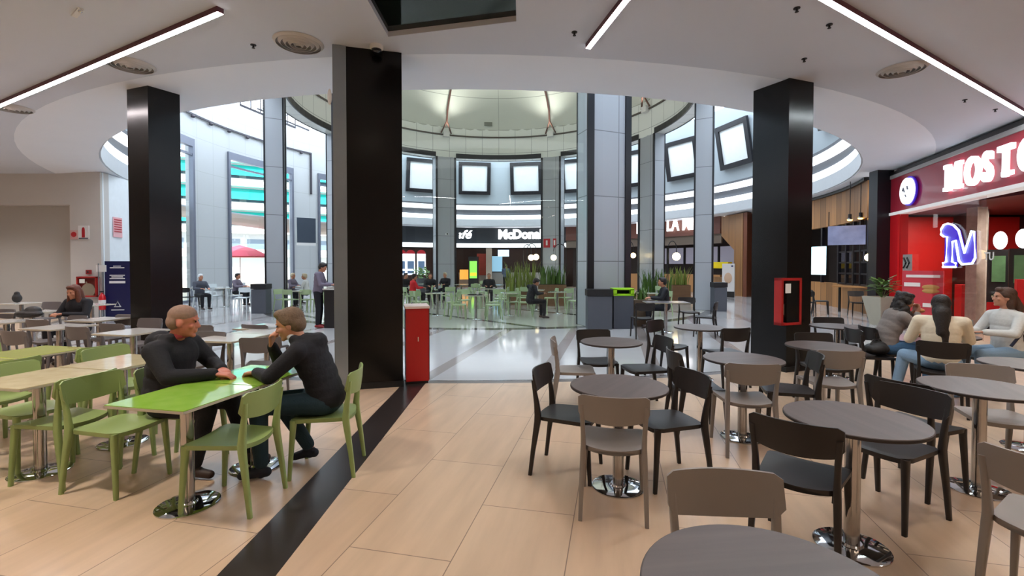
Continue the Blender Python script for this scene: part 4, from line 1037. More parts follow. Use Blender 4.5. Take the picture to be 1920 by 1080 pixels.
LETG = M('letter_glow', '#ffffff', .4, 0, '#f0f8ff', 1.15); BLUEG = M('neon_blue', '#3a20b0', .4, 0, '#4a22d8', .35)
def lsign(body, t, z, h, mat=LETG, bold=.03, sx=1, off=.06, ext=.04, parent=ms, name='lettering'):
    p = L(t, z, off); return text(body, h/.69, p, rzL, mat, parent, name, extrude=ext, bold=bold, sx=sx)
# slab lettering: letters with serifs
mm = MB()
def q4(a, b, c, d): 
    return mm.loft([[L(x, 3.40+z, .02) for x, z in (a, b, c, d)], [L(x, 3.40+z, .10) for x, z in (a, b, c, d)]])
x0 = 3.06; H = .62
q4((x0+.05, 0), (x0+.17, 0), (x0+.17, H), (x0+.05, H)); q4((x0+.46, 0), (x0+.59, 0), (x0+.59, H), (x0+.46, H))
q4((x0+.05, H), (x0+.19, H), (x0+.37, .12), (x0+.27, .02)); q4((x0+.45, H), (x0+.59, H), (x0+.36, .02), (x0+.26, .12))
q4((x0-.01, 0), (x0+.23, 0), (x0+.23, .09), (x0-.01, .09)); q4((x0+.40, 0), (x0+.65, 0), (x0+.65, .09), (x0+.40, .09)); q4((x0-.01, H-.09), (x0+.12, H-.09), (x0+.12, H), (x0-.01, H)); q4((x0+.53, H-.09), (x0+.65, H-.09), (x0+.65, H), (x0+.53, H))
blob_m = part(mm, 'lettering', LETG, ms, world=True, smooth=0)
for ch, t in ( ('O', 3.83), ('S', 4.43), ('T', 4.92), ('O', 5.46), ('Z', 6.1), ('A', 6.65)):
    lsign(ch, t, 3.40, .60, bold=.02, sx=.74 if ch != 'M' else .70)
def serif(t, z, w=.24): return slab(t-w/2, t+w/2, z, z+.09, .02, .10)
part(serif(5.17, 3.40), 'serif', LETG, ms, world=True, smooth=0)
lg = T('round_logo_sign', 'round white glowing logo disc at the left of the red fascia', 'sign', L(1.36, 3.68), rzL)
part(MB().lathe([(.36, -.03), (.36, .03)], n=40), 'disc', LETG, lg).matrix_local = Matrix.Translation((0, -.1, 0))@Matrix.Rotation(PI/2, 4, 'X')
part(MB().lathe([(.40, -.02), (.40, .02)], n=40), 'halo', BLUEG, lg).matrix_local = Matrix.Translation((0, -.05, 0))@Matrix.Rotation(PI/2, 4, 'X')
part(MB().tube([(-.17, -.14, .02), (-.12, -.14, .1), (-.06, -.14, -.02)], .018, 6).tube([(.08, -.14, .12), (.12, -.14, .03)], .02, 6).tube([(-.02, -.14, -.1), (.03, -.14, -.16)], .016, 6), 'mark', M('mark_grey', '#6a6a78', .5), lg)
# neon letter on the glass
nn = T('neon_sign', 'big blue neon outline letter glowing on the glass of the red shop', 'neon sign', L(3.45, 1.6, -.025), rzL)
om = [(-.55, .0), (-.55, .1), (-.42, .12), (-.40, .72), (-.55, .74), (-.66, .80), (-.66, .92), (-.55, 1.02), (-.38, 1.04), (-.15, .98), (.05, .84), (.28, .32), (.52, .80), (.60, .78), (.66, .20), (.56, .08), (.20, .06), (.08, .14), (-.06, .62), (-.18, .60), (-.18, .12), (-.04, .09), (-.04, .0)]
om = [(x*1.0, -.02, z) for x, z in om]
part(MB().tube(om, .022, 8, closed=True), 'tube', M('neon_white', '#ffffff', .4, 0, '#cfeaff', 3), nn)
bmn = bmesh.new(); vv = [bmn.verts.new((x*.98, 0, z)) for x, _, z in om]; ff = bmn.faces.new(vv); bmesh.ops.triangulate(bmn, faces=[ff]); ex = bmesh.ops.extrude_face_region(bmn, geom=bmn.faces[:]); bmesh.ops.translate(bmn, verts=[g for g in ex['geom'] if isinstance(g, bmesh.types.BMVert)], vec=(0, .02, 0))
me = bpy.data.meshes.new('backing'); bmn.to_mesh(me); bmn.free(); part(me, 'backing', BLUEG, nn)
lsign('TU', 4.42, 1.75, .16, WHITE, .004, 1, 0.0, .004, ms, 'small_lettering')
# arrows decal and order kiosks
dc = T('chevron_decal', 'grey panel with dark double chevrons on the red shop glass', 'decal', L(1.25, 1.05, .02), rzL)
part(MB().box((0, 0, .62), (.5, .008, .55)), 'panel', M('decal_grey', '#8c8580', .5), dc, smooth=0)
cv = MB()
for k in (-.12, .06): cv.tube([(k-.06, -.01, .8), (k+.07, -.01, .66), (k-.06, -.01, .52)], .03, 6)
part(cv, 'chevrons', BLACK, dc); cv = MB()
for k in range(4): cv.tube([(-.2+k*.12, -.01, .25), (-.12+k*.12, -.01, .33)], .022, 6)
part(cv, 'stripes', WHITE, dc)
for i, (x, y, lb) in enumerate(((12.35, 11.75, 'red and black order kiosk with a glowing oval head, left one'), (12.05, 10.95, 'red and black order kiosk with a glowing oval head at the right picture edge'))):
    o = T('order_kiosk', lb, 'kiosk', (x, y, 0), R_(-42), 'order kiosks')
    part(MB().box((0, .1, 1.02), (.44, .14, 2.04)), 'body', BLACK, o, smooth=0)
    part(MB().box((-.02, .02, 1.55), (.24, .04, .66)), 'screen', M('kiosk_screen', '#4c6a48', .3, 0, '#4f7049', .3, noise=(5, .6)), o, smooth=0)
    part(MB().ell((0, .02, 2.27), (.13, .05, .23), n=24), 'head', LETG, o)
    part(MB().box((-.02, .01, .45), (.4, .06, .5)), 'front_panel', RED, o, smooth=0)
    part(MB().box((0, -.08, .9), (.3, .2, .06), R=Matrix.Rotation(.5, 3, 'X')), 'card_reader', CHROME, o, smooth=0)
ps = T('poster_stand', 'pinkish red poster stand with a burger picture in front of the red shop', 'poster', (10.62, 12.0, 0), R_(-62))
part(MB().box((0, 0, .85), (.85, .05, 1.3)), 'board', M('poster_pink', '#c83a44', .4), ps, smooth=0)
part(MB().box((.02, -.04, 1.36), (.7, .02, .07)).box((-.2, -.04, 1.14), (.34, .02, .1)).box((.2, -.04, .62), (.34, .02, .1)), 'caption_strip', M('cap_white', '#eadfd6', .5), ps, smooth=0)
part(MB().ell((.18, -.03, .98), (.18, .02, .06)).ell((.18, -.03, 1.08), (.18, .02, .07)), 'burger_picture', M('burger_brownish', '#b98a4a', .5), ps)
part(MB().box((-.4, .1, .1), (.05, .4, .2)).box((.4, .1, .1), (.05, .4, .2)), 'foot', STEEL, ps, smooth=0)
boxthing('goods_stand', 'red display stand with pink goods at the right picture edge', 'display', 1925, 9.6, 0, 1.35, .3, .3, RED, 'body', R_(-40))

# ---------------- hose cabinet on the right column, left wall fittings, totem
GLD = M('cabinet_glass_dark', '#7a2420', .25); HOSE = M('hose_beige', '#9d8a76', .7)
def hosebox(loc, rz, w, h, d, label):
    o = T('hose_cabinet', label, 'fire cabinet', loc, rz, 'red fire hose cabinets')
    f = MB(); e = .04
    for x, z, sx_, sz_ in ((0, h-e/2, w, e), (0, e/2, w, e), (-w/2+e/2, h/2, e, h), (w/2-e/2, h/2, e, h)): f.box((x, -d/2, z), (sx_, d, sz_))
    part(f, 'frame', M('fire_red', '#a81c1a', .4), o, smooth=0)
    part(MB().box((0, -.01, h/2), (w-.02, .02, h-.02)), 'back', GLD, o, smooth=0)
    part(MB().lathe([(.05, 0), (w*.32, 0), (w*.34, .05), (w*.05, .05)], n=24), 'hose_coil', HOSE, o).matrix_local = Matrix.Translation((.02, -.03, h*.33))@Matrix.Rotation(PI/2, 4, 'X')
    part(MB().tube([(-.02, -.06, h*.5), (-.06, -.06, h*.75)], .02, 8), 'nozzle', HOSE, o)
    part(MB().box((-w*.2, -d-.005, h*.78), (w*.26, .006, h*.2)), 'label_sheet', M('paper_white', '#e8e4dc', .6), o, smooth=0)
    part(MB().box((0, -d+.01, h/2), (w-.06, .004, h-.06)), 'pane', GLASS, o, smooth=0)
    return o
cR = pol(180-20.1, 14.40); fdir = -R_(180-20.1); fwd = Vector((math.sin(R_(180-20.1)), math.cos(R_(180-20.1)), 0))
hp = cR+fwd*.315
hosebox((hp.x, hp.y, .72), R_(20.1), .42, .72, .13, 'red fire hose cabinet on the right black column')
pw = P(168, 540, 1.0); kx = (168-960)/FOC*(yw-.0)
hosebox((kx, yw, .68), 0, .62, .62, .12, 'red fire hose cabinet on the left wall')
o = T('alarm_box', 'small dark red alarm box above the left wall hose cabinet', 'alarm', (kx, yw, 1.38)); part(MB().box((0, -.03, .06), (.13, .06, .13)), 'box', M('alarm_red', '#8c2023', .4), o, smooth=0); part(MB().ell((0, -.065, .06), (.03, .01, .03)), 'button', BLACK, o)
o = T('extinguisher_sign', 'white sign with a red extinguisher on the left wall', 'sign', ((159-960)/FOC*yw, yw, 2.45)); part(MB().box((0, -.01, .2), (.33, .02, .42)), 'plate', WHITE, o, smooth=0)
part(MB().box((0, -.025, .17), (.09, .01, .24)).ell((0, -.025, .30), (.045, .005, .06)), 'symbol', MRED, o, smooth=0); part(MB().box((0, -.025, .02), (.28, .01, .04)), 'caption_strip', M('mark_grey', '#6a6a78', .5), o, smooth=0)
o = T('hose_sign', 'small pinkish sign left of the extinguisher sign on the left wall', 'sign', ((141-960)/FOC*yw, yw, 2.45)); part(MB().box((0, -.01, .13), (.24, .02, .28)), 'plate', M('sign_pink', '#c9a3a0', .5), o, smooth=0); part(MB().lathe([(.04, -.01), (.08, -.01), (.08, .01), (.04, .01)], n=20), 'symbol', MRED, o).matrix_local = Matrix.Translation((0, -.02, .14))@Matrix.Rotation(PI/2, 4, 'X')
rn = (pb-pa).normalized(); rzs = math.atan2(rn.y, rn.x); ms_ = pa.lerp(pb, .50)
o = T('notice_sheet', 'red lettered notice on the bright wall beside the left column', 'notice', (ms_.x+.01, ms_.y, 2.55), rzs)
part(MB().box((0, -.01, .32), (.5, .01, .64)), 'sheet', M('notice_pink', '#e6aeb2', .5), o, smooth=0)
nb = MB()
for k in range(6): nb.box((0, -.02, .56-k*.075), (.4, .008, .035))
part(nb, 'text_lines', MRED, o, smooth=0)
tt = T('info_totem', 'dark blue totem with white text beside the slim left column', 'totem', (-12.0, 14.35, 0), R_(12))
part(MB().box((0, 0, .9), (.86, .3, 1.74)), 'body', M('totem_blue', '#0d1345', .4), tt, smooth=0); part(MB().box((0, 0, .02), (.9, .34, .04)), 'plinth', BLACK, tt, smooth=0)
nb = MB(); 
for w, z in ((.2, 1.62), (.38, 1.57), (.4, 1.34), (.3, 1.29), (.4, 1.24), (.34, .28)): nb.box((-.1, -.155, z), (w, .01, .025))
nb.box((-.1, -.155, 1.13), (.42, .01, .07)); part(nb, 'text_lines', WHITE, tt, smooth=0)
part(MB().tube([(-.18, -.16, .38), (-.1, -.16, .54), (-.02, -.16, .38)], .022, 6, closed=True), 'emblem', WHITE, tt)
ex = T('fire_extinguisher', 'red fire extinguisher with white bands left of the blue totem', 'extinguisher', (-12.38, 14.0, 0))
part(MB().lathe([(.07, .3), (.085, .33), (.085, .68), (.06, .75), (.03, .78), (.03, .82)], n=24), 'cylinder', M('ext_red', '#c01820', .3), ex)
part(MB().lathe([(.087, .5), (.087, .6)], n=24), 'label_band', WHITE, ex); part(MB().box((0, -.02, .85), (.03, .12, .03)), 'handle', BLACK, ex, smooth=0)
part(MB().lathe([(.1, 0), (.1, .02), (.03, .03), (.03, .3)], n=24), 'stand', STEEL, ex)
sg = T('sign_post', 'thin steel sign post with a small white sign above the extinguisher', 'sign', (-12.52, 14.05, 0)); part(MB().tube([(0, 0, 0), (0, 0, 1.7)], .015, 8), 'post', STEEL, sg); part(MB().box((.08, 0, 1.55), (.3, .02, .2)), 'plate', WHITE, sg, smooth=0); part(MB().cyl(0, 0, 0, .02, .12), 'foot', STEEL, sg)

# standing desk for the man in the middle left
dk = T('service_stand', 'black service stand at which the standing man works', 'stand', (-4.66, 12.3, 0)); part(MB().box((0, 0, .5), (.5, .4, 1.0)), 'body', BLACK, dk, smooth=0); part(MB().box((0, 0, 1.02), (.56, .46, .04)), 'worktop', PALET, dk, smooth=0)
part(MB().box((-.1, 0, 1.06), (.25, .2, .03)), 'tray', M('paper_white', '#e8e4dc', .6), dk, smooth=0)

# ---------------- outside the windows
struct('trim_terrace', MB().box((-45, 40, -.06), (60, 90, .05)), M('terrace', '#b9b7b0', .8), smooth=0)
bd = T('apartment_building', 'sunlit apartment block with turquoise awnings outside the left window', 'building', (-36, 62, 0), R_(30))
WB_ = M('facade_white', '#e8e6e2', .7); AW = M('awning_turquoise', '#1fb5b0', .6); WGL = M('far_window', '#7e8fa3', .3)
part(MB().box((0, 2, 17), (44, 3, 34)), 'wall', M('facade_cream', '#c9cdd2', .7), bd, smooth=0)
for f in range(10):
    z = 3.1*f+3.0
    part(MB().box((0, -.1, z), (44, 1.6, .28)).box((0, -.85, z+.45), (44, .1, .8)), 'balcony', WB_, bd, smooth=0)
for f in range(10):
    z = 3.1*f+3.0
    w = MB()
    for i in range(14): w.box((-20+i*3.1, .45, z+1.5), (2.3, .1, 1.5))
    part(w, 'window_row', WGL, bd, smooth=0)
    if f % 2 == 1 or f in (2, 8):
        a = MB(); a.loft([[(-21+0, .4, z+2.8), (-21, -1.4, z+1.2), (-21, -1.45, z+1.15), (-21, .4, z+2.7)], [(14 if f % 3 else 21, .4, z+2.8), (14 if f % 3 else 21, -1.4, z+1.2), (14 if f % 3 else 21, -1.45, z+1.15), (14 if f % 3 else 21, .4, z+2.7)]])
        part(a, 'awning', AW, bd, smooth=0)
um = T('parasol', 'pink red parasol outside the left window', 'parasol', (-20.5, 35.0, 0))
part(MB().lathe([(2.2, 2.35), (1.1, 2.9), (.05, 3.2), (.05, 3.15), (1.1, 2.85), (2.2, 2.3)], n=8), 'canopy', M('parasol_pink', '#e0506a', .6), um, smooth=20); part(MB().cyl(0, 0, 0, 3.15, .03), 'pole', WHITE, um); part(MB().cyl(0, 0, 0, .08, .3), 'base', BG, um)

# ================================================================== PEOPLE
SKIN = M('skin_light', '#c08a70', .55, noise=(8, .05)); SKIN2 = M('skin_tan', '#b87d60', .55, noise=(8, .05)); SKINR = M('skin_ruddy', '#bd7461', .55, noise=(8, .06))
EYEM = M('eye_dark', '#1c1410', .2); LIPM = M('lips', '#9a5348', .5)
def rotz(a): return Matrix.Rotation(a, 3, 'Z')
def head_prims(mb, c, R, s=1.0, fine=True):
    q = lambda p: c+R@(Vector(p)*s)
    e = lambda p, r, n=16: mb.ell(q(p), (r[0]*s, r[1]*s, r[2]*s), R, n)
    e((0, -.008, .035), (.075, .096, .085), 20); e((0, .018, -.03), (.060, .072, .078), 20)
    e((0, .045, -.075), (.042, .035, .032)); e((0, .074, -.092), (.022, .018, .018))
    mb.cone(q((0, .085, .012)), .009*s, q((0, .1025, -.022)), .0125*s, 8)
    for x in (-1, 1):
        e((x*.010, .094, -.026), (.010, .012, .009), 8); e((x*.074, -.006, -.008), (.010, .022, .032), 10); e((x*.04, .062, -.022), (.024, .022, .022), 10)
        e((x*.028, .080, .030), (.026, .012, .008), 8)
    e((0, .088, -.052), (.024, .010, .008), 8); e((0, .086, -.063), (.020, .010, .008), 8)
def hand(mb, wrist, d, n, side, curl=.5, s=1.0):
    """d: pointing direction, n: back of the hand direction, side: +1 thumb on the +cross side"""
    d = Vector(d).normalized(); n = Vector(n); n = (n-d*n.dot(d)).normalized(); w = d.cross(n)*side; W0 = Vector(wrist)
    kn = []
    for i, (off, L) in enumerate(((.030, .88), (.010, 1.0), (-.011, .94), (-.031, .74))):
        k = W0+(d*.088+w*off-n*abs(off)*.15)*s; kn.append((k, L)); mb.cone(W0+w*off*.6*s, .014*s, k, .0105*s, 8)
    for k, L in kn:
        p = k; a = 0
        for j, l in enumerate((.042, .027, .021)):
            a += curl*(.9 if j == 0 else 1.1); dd = d*math.cos(a)-n*math.sin(a); q = p+dd*l*L*s
            mb.cone(p, (.0092-.0008*j)*s, q, (.0086-.0009*j)*s, 8); p = q
    t0 = W0+(d*.025+w*.022)*s; t1 = t0+(d*.032+w*.026-n*.012)*s; t2 = t1+(d*.028+w*.004-n*.012)*s; t3 = t2+(d*.022-w*.004-n*.006)*s
    mb.cone(t0, .0125*s, t1, .011*s, 8); mb.cone(t1, .0105*s, t2, .0095*s, 8); mb.cone(t2, .0095*s, t3, .008*s, 8)
def person(label, loc, face, J, top, legs, shoe, hairm, hair='short', skin=None, vox=.007, group=None, hood=False, collar=None, s=1.0, loosew=1.0, belt=None):
    """J: joints in local metres, front towards +y"""
    skin = skin or SKIN
    o = T('person', label, 'person', loc, -R_(face), group)
    D = dict(pel=(0, 0, .56), wst=(0, .02, .72), cst=(0, .04, .92), nck=(0, .05, 1.06), hd=(0, .09, 1.20), yaw=0, pit=0, rol=0,
             sL=(-.185, .03, .99), sR=(.185, .03, .99), eL=(-.25, .14, .78), eR=(.25, .14, .78), wL=(-.14, .38, .79), wR=(.14, .38, .79),
             hL=(-.09, .0, .54), hR=(.09, .0, .54), kL=(-.12, .43, .53), kR=(.12, .43, .53), aL=(-.12, .42, .09), aR=(.12, .42, .09), tL=(-.13, .56, .035), tR=(.13, .56, .035),
             cL=.5, cR=.5, nL=(0, 0, 1), nR=(0, 0, 1), dL=None, dR=None)
    D.update(J); V_ = lambda k: Vector(D[k])
    hd = V_('hd'); nck = V_('nck')
    R = Matrix.Rotation(D['yaw'], 3, 'Z')@Matrix.Rotation(D['pit'], 3, 'X')@Matrix.Rotation(D['rol'], 3, 'Y')
    b = MB(); head_prims(b, hd, R, s)
    b.cone(nck-Vector((0, 0, .03)), .058, hd+R@Vector((0, -.02, -.05)), .052)
    b.cone(V_('pel'), .12, V_('wst'), .105); b.cone(V_('wst'), .105, V_('cst'), .115); b.cone(V_('cst'), .10, nck-Vector((0, 0, .04)), .055)
    for k in 'LR':
        b.cone(V_('cst')+Vector((0, 0, .06)), .07, V_('s'+k), .052); b.cone(V_('s'+k), .05, V_('e'+k), .038); b.cone(V_('e'+k), .038, V_('w'+k), .026)
        d = V_('d'+k) if D['d'+k] else (V_('w'+k)-V_('e'+k))
        hand(b, V_('w'+k), d, D['n'+k], 1 if k == 'L' else -1, D['c'+k], s)
        b.cone(V_('pel'), .10, V_('h'+k), .08); b.cone(V_('h'+k), .075, V_('k'+k), .052); b.cone(V_('k'+k), .05, V_('a'+k), .032); b.cone(V_('a'+k)-Vector((0, 0, .03)), .032, V_('t'+k), .026)
    blob(b, 'body', vox, skin, o, 2)
    # eyes
    ey = MB()
    for x in (-1, 1): ey.ell(hd+R@(Vector((x*.030, .0835, .012))*s), (.011*s, .006*s, .006*s), R, 10)
    part(ey, 'eyes', EYEM, o)
    # upper clothing
    lw_ = loosew; t = MB()
    P_, W_, C_ = V_('pel'), V_('wst'), V_('cst')
    tr = lambda c, r: t.ell(c, r, None, 18)
    tr(P_+Vector((0, 0, .02)), (.175*lw_, .135*lw_, .12)); tr(W_, (.165*lw_, .125*lw_, .16)); tr(P_.lerp(W_, .5), (.172*lw_, .13*lw_, .14)); tr(C_, (.185*lw_, .128*lw_, .17)); tr(W_.lerp(C_, .5), (.175*lw_, .128*lw_, .15))
    for k in 'LR':
        t.cone(nck-Vector((0, 0, .055)), .072, V_('s'+k), .070*lw_); t.cone(V_('s'+k), .069*lw_, V_('e'+k), .054*lw_); t.cone(V_('e'+k), .053*lw_, V_('e'+k).lerp(V_('w'+k), .93), .039*lw_)
        t.cone(C_+Vector((0, 0, .02)), .10, V_('s'+k), .066)
    t.cone(C_, .10, nck-Vector((0, 0, .02)), .068)
    if hood:
        for i in range(9):
            a = PI*(-.15+1.3*i/8)+PI; c = nck+Vector((math.cos(a)*.085, -.02+math.sin(a)*.085, .0+.01*math.sin(a))); t.ell(c, (.045, .045, .042), None, 10)
        t.ell(nck+Vector((0, -.13, -.03)), (.125, .075, .085), None, 12)
    blob(t, 'jacket' if hood else 'top', max(vox, .009), top, o, 4)
    if collar:
        cl = MB()
        for i in range(12): a = 2*PI*i/12; cl.ell(nck+Vector((math.cos(a)*.066, .012+math.sin(a)*.066, .012+.012*math.sin(a))), (.026, .026, .030), None, 10)
        blob(cl, 'collar', .009, collar, o, 2)
    # trousers
    g = MB(); g.ell(P_+Vector((0, 0, -.01)), (.165, .128, .10), None, 16)
    for k in 'LR':
        g.cone(P_+Vector((0, 0, -.02)), .11, V_('h'+k), .095); g.cone(V_('h'+k), .094, V_('k'+k), .070); g.cone(V_('k'+k), .070, V_('k'+k).lerp(V_('a'+k), .93), .052)
    blob(g, 'trousers', max(vox, .009), legs, o, 4)
    for k in 'LR':
        sh = MB(); a, tt_ = V_('a'+k), V_('t'+k); dd = (tt_-a); dd.z = 0; dd.normalize()
        az = a.z-.045
        sh.cone(a-dd*.035-Vector((0, 0, .04)), .038, a+dd*.03-Vector((0, 0, .035)), .040); sh.cone(a+dd*.03-Vector((0, 0, .042)), .038, Vector((tt_.x, tt_.y, tt_.z+.002)), .032)
        sh.cone(a-Vector((0, 0, .02)), .040, a-Vector((0, 0, .045)), .040)
        so = blob(sh, 'shoe', .008, shoe, o, 2)
        zmin = min(v.co.z for v in so.data.vertices)
    # hair
    if hair:
        h = MB(); q = lambda p: hd+R@(Vector(p)*s); he = lambda p, r, n=18: h.ell(q(p), (r[0]*s, r[1]*s, r[2]*s), R, n)
        if hair == 'buzz':
            he((0, -.010, .048), (.0785, .0955, .0785)); he((0, -.045, .0), (.0725, .064, .07))
        else:
            he((0, -.020, .050), (.085, .100, .086)); he((0, -.050, .0), (.080, .070, .08)); he((0, .045, .098), (.060, .045, .035)); 
            for x in (-1, 1): he((x*.068, -.012, .03), (.022, .045, .04))
        if hair in ('long', 'ponytail', 'curly'):
            he((0, -.055, -.06), (.085, .06, .11))
        if hair == 'long':
            h.cone(q((0, -.09, -.08)), .085*s, q((0, -.115, -.30)), .06*s); h.cone(q((.02, -.115, -.30)), .05, q((.03, -.12, -.46)), .022)
        if hair == 'front':
            for x in (-1, 1): h.cone(q((x*.065, .0, .03)), .035*s, q((x*.085, .03, -.17)), .045*s); h.cone(q((x*.085, .03, -.17)), .045*s, q((x*.08, .05, -.29)), .02*s)
            h.cone(q((0, -.05, 0)), .085, q((0, -.08, -.2)), .07)
        if hair == 'curly':
            rr = random.Random(4)
            for i in range(70): a = rr.uniform(-.1, PI+.1)+PI; zz = rr.uniform(-.34, .1); h.ell(q((math.cos(a)*(.085+.02*(zz < 0)), math.sin(a)*.085-.01, zz)), (.035, .035, .04), None, 8)
        if hair == 'ponytail': h.cone(q((0, -.10, .0)), .035, q((0, -.15, -.12)), .045); h.cone(q((0, -.15, -.12)), .045, q((0, -.14, -.24)), .02)
        blob(h, 'hair', .008 if vox < .012 else .012, hairm, o, 2)
    return o
BLK = M('cloth_black', '#14141b', .85, noise=(30, .15), bump=(60, .3)); NAVY = M('cloth_navy_black', '#10111a', .85, noise=(30, .15), bump=(60, .3)); JEAN = M('jeans_dark_teal', '#16303c', .85, bump=(90, .3)); JEANL = M('jeans_light', '#7f9bb5', .85, bump=(90, .3)); JEANB = M('jeans_blue', '#3f6488', .85, bump=(90, .3))
CREAMC = M('cloth_cream', '#d9cdb6', .85, noise=(20, .05), bump=(40, .3)); GREYC = M('cloth_grey', '#7f7672', .85, bump=(40, .3)); WHITEC_ = M('cloth_white', '#cfcfcc', .85, bump=(40, .3)); PURP = M('cloth_grey_purple', '#6f6675', .85, bump=(40, .3))
REDC = M('cloth_red', '#c0141c', .8); PINKC = M('collar_red', '#b84a58', .8)
HG_ = M('hair_grey_brown', '#6e5a48', .7, noise=(40, .4), bump=(80, .6)); HB = M('hair_buzz', '#8b6f60', .8, noise=(60, .3)); HD = M('hair_dark', '#1d1512', .55, noise=(40, .3), bump=(70, .5)); HR = M('hair_auburn', '#5e2f1c', .6, noise=(40, .3), bump=(70, .5)); HBR = M('hair_brown', '#4a3022', .6, noise=(40, .3), bump=(70, .5))
SHN = M('shoe_navy', '#181c2b', .7); SHB = M('shoe_brown', '#33221d', .6)
# man 1, balding, facing right
person('balding man in a black hooded jacket, forearm on the green table', (-2.72, 3.66, 0), 92,
       dict(pel=(0, -.02, .56), wst=(.0, .0, .73), cst=(.0, .04, .92), nck=(.02, .075, 1.06), hd=(.04, .155, 1.185), yaw=R_(24), pit=R_(-8),
            sL=(-.18, .05, .985), sR=(.20, .05, .98), eR=(.26, .20, .80), wR=(.10, .45, .795), eL=(-.27, .17, .80), wL=(-.02, .42, .80), dR=(-.2, 1, -.1), cR=.55, cL=.7,
            kL=(-.14, .42, .52), kR=(.13, .40, .52), aL=(-.16, .54, .09), aR=(.14, .30, .09), tL=(-.18, .68, .035), tR=(.15, .43, .035)),
       BLK, BLK, SHB, HB, 'buzz', SKINR, .0065, hood=True, collar=PINKC, s=1.06, loosew=1.15)
# man 2, grey hair, facing left, leaning in
person('grey haired man in a black hooded top leaning in, hand at his mouth', (-1.50, 3.70, 0), -95,
       dict(pel=(0, -.02, .56), wst=(0, .03, .73), cst=(0, .11, .92), nck=(0, .185, 1.04), hd=(0, .265, 1.155), yaw=R_(6), pit=R_(-16),
            sL=(-.19, .14, .97), sR=(.18, .14, .97), eL=(-.26, .32, .80), wL=(-.06, .50, .795), dL=(.5, .8, -.1), cL=.8, eR=(.20, .42, .80), wR=(.06, .43, .985), dR=(-.35, -.1, 1), nR=(0, 1, .2), cR=1.0,
            hL=(-.1, 0, .55), hR=(.1, 0, .54), kL=(-.17, .44, .56), kR=(.10, .40, .53), aL=(-.17, .42, .095), aR=(.12, .16, .12), tL=(-.18, .56, .035), tR=(.14, .29, .04)),
       NAVY, JEAN, SHN, HG_, 'short', SKIN, .0065, hood=True, collar=M('shirt_collar', '#b9bcc2', .7), s=1.04, loosew=1.05)
# women at the right
person('woman with long dark hair in a cream sweater, her back to the viewer', (4.86, 5.24, 0), 38,
       dict(cst=(0, .03, .90), hd=(0, .08, 1.165), nck=(0, .05, 1.04), pit=R_(-6), kL=(-.30, .38, .53), aL=(-.38, .34, .09), tL=(-.50, .40, .035), eL=(-.27, .10, .76), wL=(-.2, .34, .79)),
       CREAMC, JEANL, SHB, HD, 'long', SKIN2, .009)
person('woman with long dark curly hair in a grey top eating with both hands', (5.02, 6.22, 0), 104,
       dict(cst=(0, .10, .90), sL=(-.175, .12, .96), sR=(.175, .12, .96), nck=(0, .14, 1.03), hd=(.01, .21, 1.145), yaw=R_(12), pit=R_(-18), wL=(-.05, .33, 1.0), wR=(.05, .33, 1.0), eL=(-.2, .3, .80), eR=(.2, .3, .80), nL=(0, .6, -.3), nR=(0, .6, -.3), dL=(.3, .3, .7), dR=(-.3, .3, .7), cL=.9, cR=.9),
       GREYC, JEANB, SHB, HD, 'curly', SKIN2, .009)
fo = T('burger', 'burger held by the woman with curly hair', 'food', (5.02+.40, 6.22-.07, 1.03)); part(MB().ell((0, 0, 0), (.05, .05, .03)), 'bun', M('bun_brown', '#b5713a', .6), fo)
person('woman in a white top with brown tied hair looking left', (6.22, 5.80, 0), -88,
       dict(cst=(0, .02, .93), hd=(0, .06, 1.225), nck=(0, .03, 1.08), eL=(-.24, .16, .80), wL=(-.06, .36, .80), pit=R_(2), yaw=R_(-25)),
       WHITEC_, JEANL, SHB, HBR, 'ponytail', SKIN, .009)
sb = T('shoulder_strap', 'dark bag strap across the woman in the white top', 'bag strap', (6.15, 5.72, .7)); 
part(MB().tube([(.10, -.13, .30), (.03, -.155, .22), (-.05, -.16, .08), (-.12, -.13, -.05)], .016, 6), 'strap', M('strap_navy', '#1d2540', .6), sb)
bgp = T('handbag', 'dark handbag lying on the black chair left of the women', 'bag', (4.76, 6.04, .47), .3)
blob(MB().ell((0, 0, .07), (.17, .13, .08)).ell((.06, .02, .1), (.1, .1, .07)), 'bag_body', .012, M('bag_dark', '#1f1a18', .6, bump=(30, .5)), bgp); part(MB().tube([(-.12, 0, .11), (-.06, 0, .19), (.06, 0, .19), (.12, 0, .12)], .01, 6), 'handle', BLACK, bgp)
bp = T('paper_bag', 'pale grey paper bag behind the shared round table', 'bag', (5.62, 5.75, .752), .4); part(MB().loft([rrect(0, 0, 0, .08, .05, .05), rrect(0, 0, .2, .09, .05, .05)]), 'bag_body', M('paper_grey', '#8b9796', .7), bp, smooth=0)
# long haired woman, left background
p = P(105, 598, .75)
person('auburn haired woman in a black jacket behind the grey chairs on the left', (p.x-.02, p.y+.45, 0), 184, dict(pit=R_(-14), wL=(-.06, .36, .82), wR=(.06, .36, .82), hd=(0, .10, 1.17)), BLK, BLK, SHB, HR, 'front', SKIN2, .010)
bk = T('black_bag', 'black bag on the pale table left of the long haired woman', 'bag', (p.x-.55, p.y+.1, .752)); blob(MB().ell((0, 0, .07), (.22, .13, .07)).ell((.05, .02, .12), (.12, .1, .08)), 'bag_body', .014, M('bag_dark', '#1f1a18', .6), bk)
bk = T('black_bag', 'small black bag on the far left chair backs', 'bag', (P(40, 568, .75).x-.1, P(40, 568, .75).y, .752)); blob(MB().ell((0, 0, .11), (.1, .08, .11)).ell((0, 0, .22), (.06, .05, .05)), 'bag_body', .014, M('bag_dark', '#1f1a18', .6), bk)
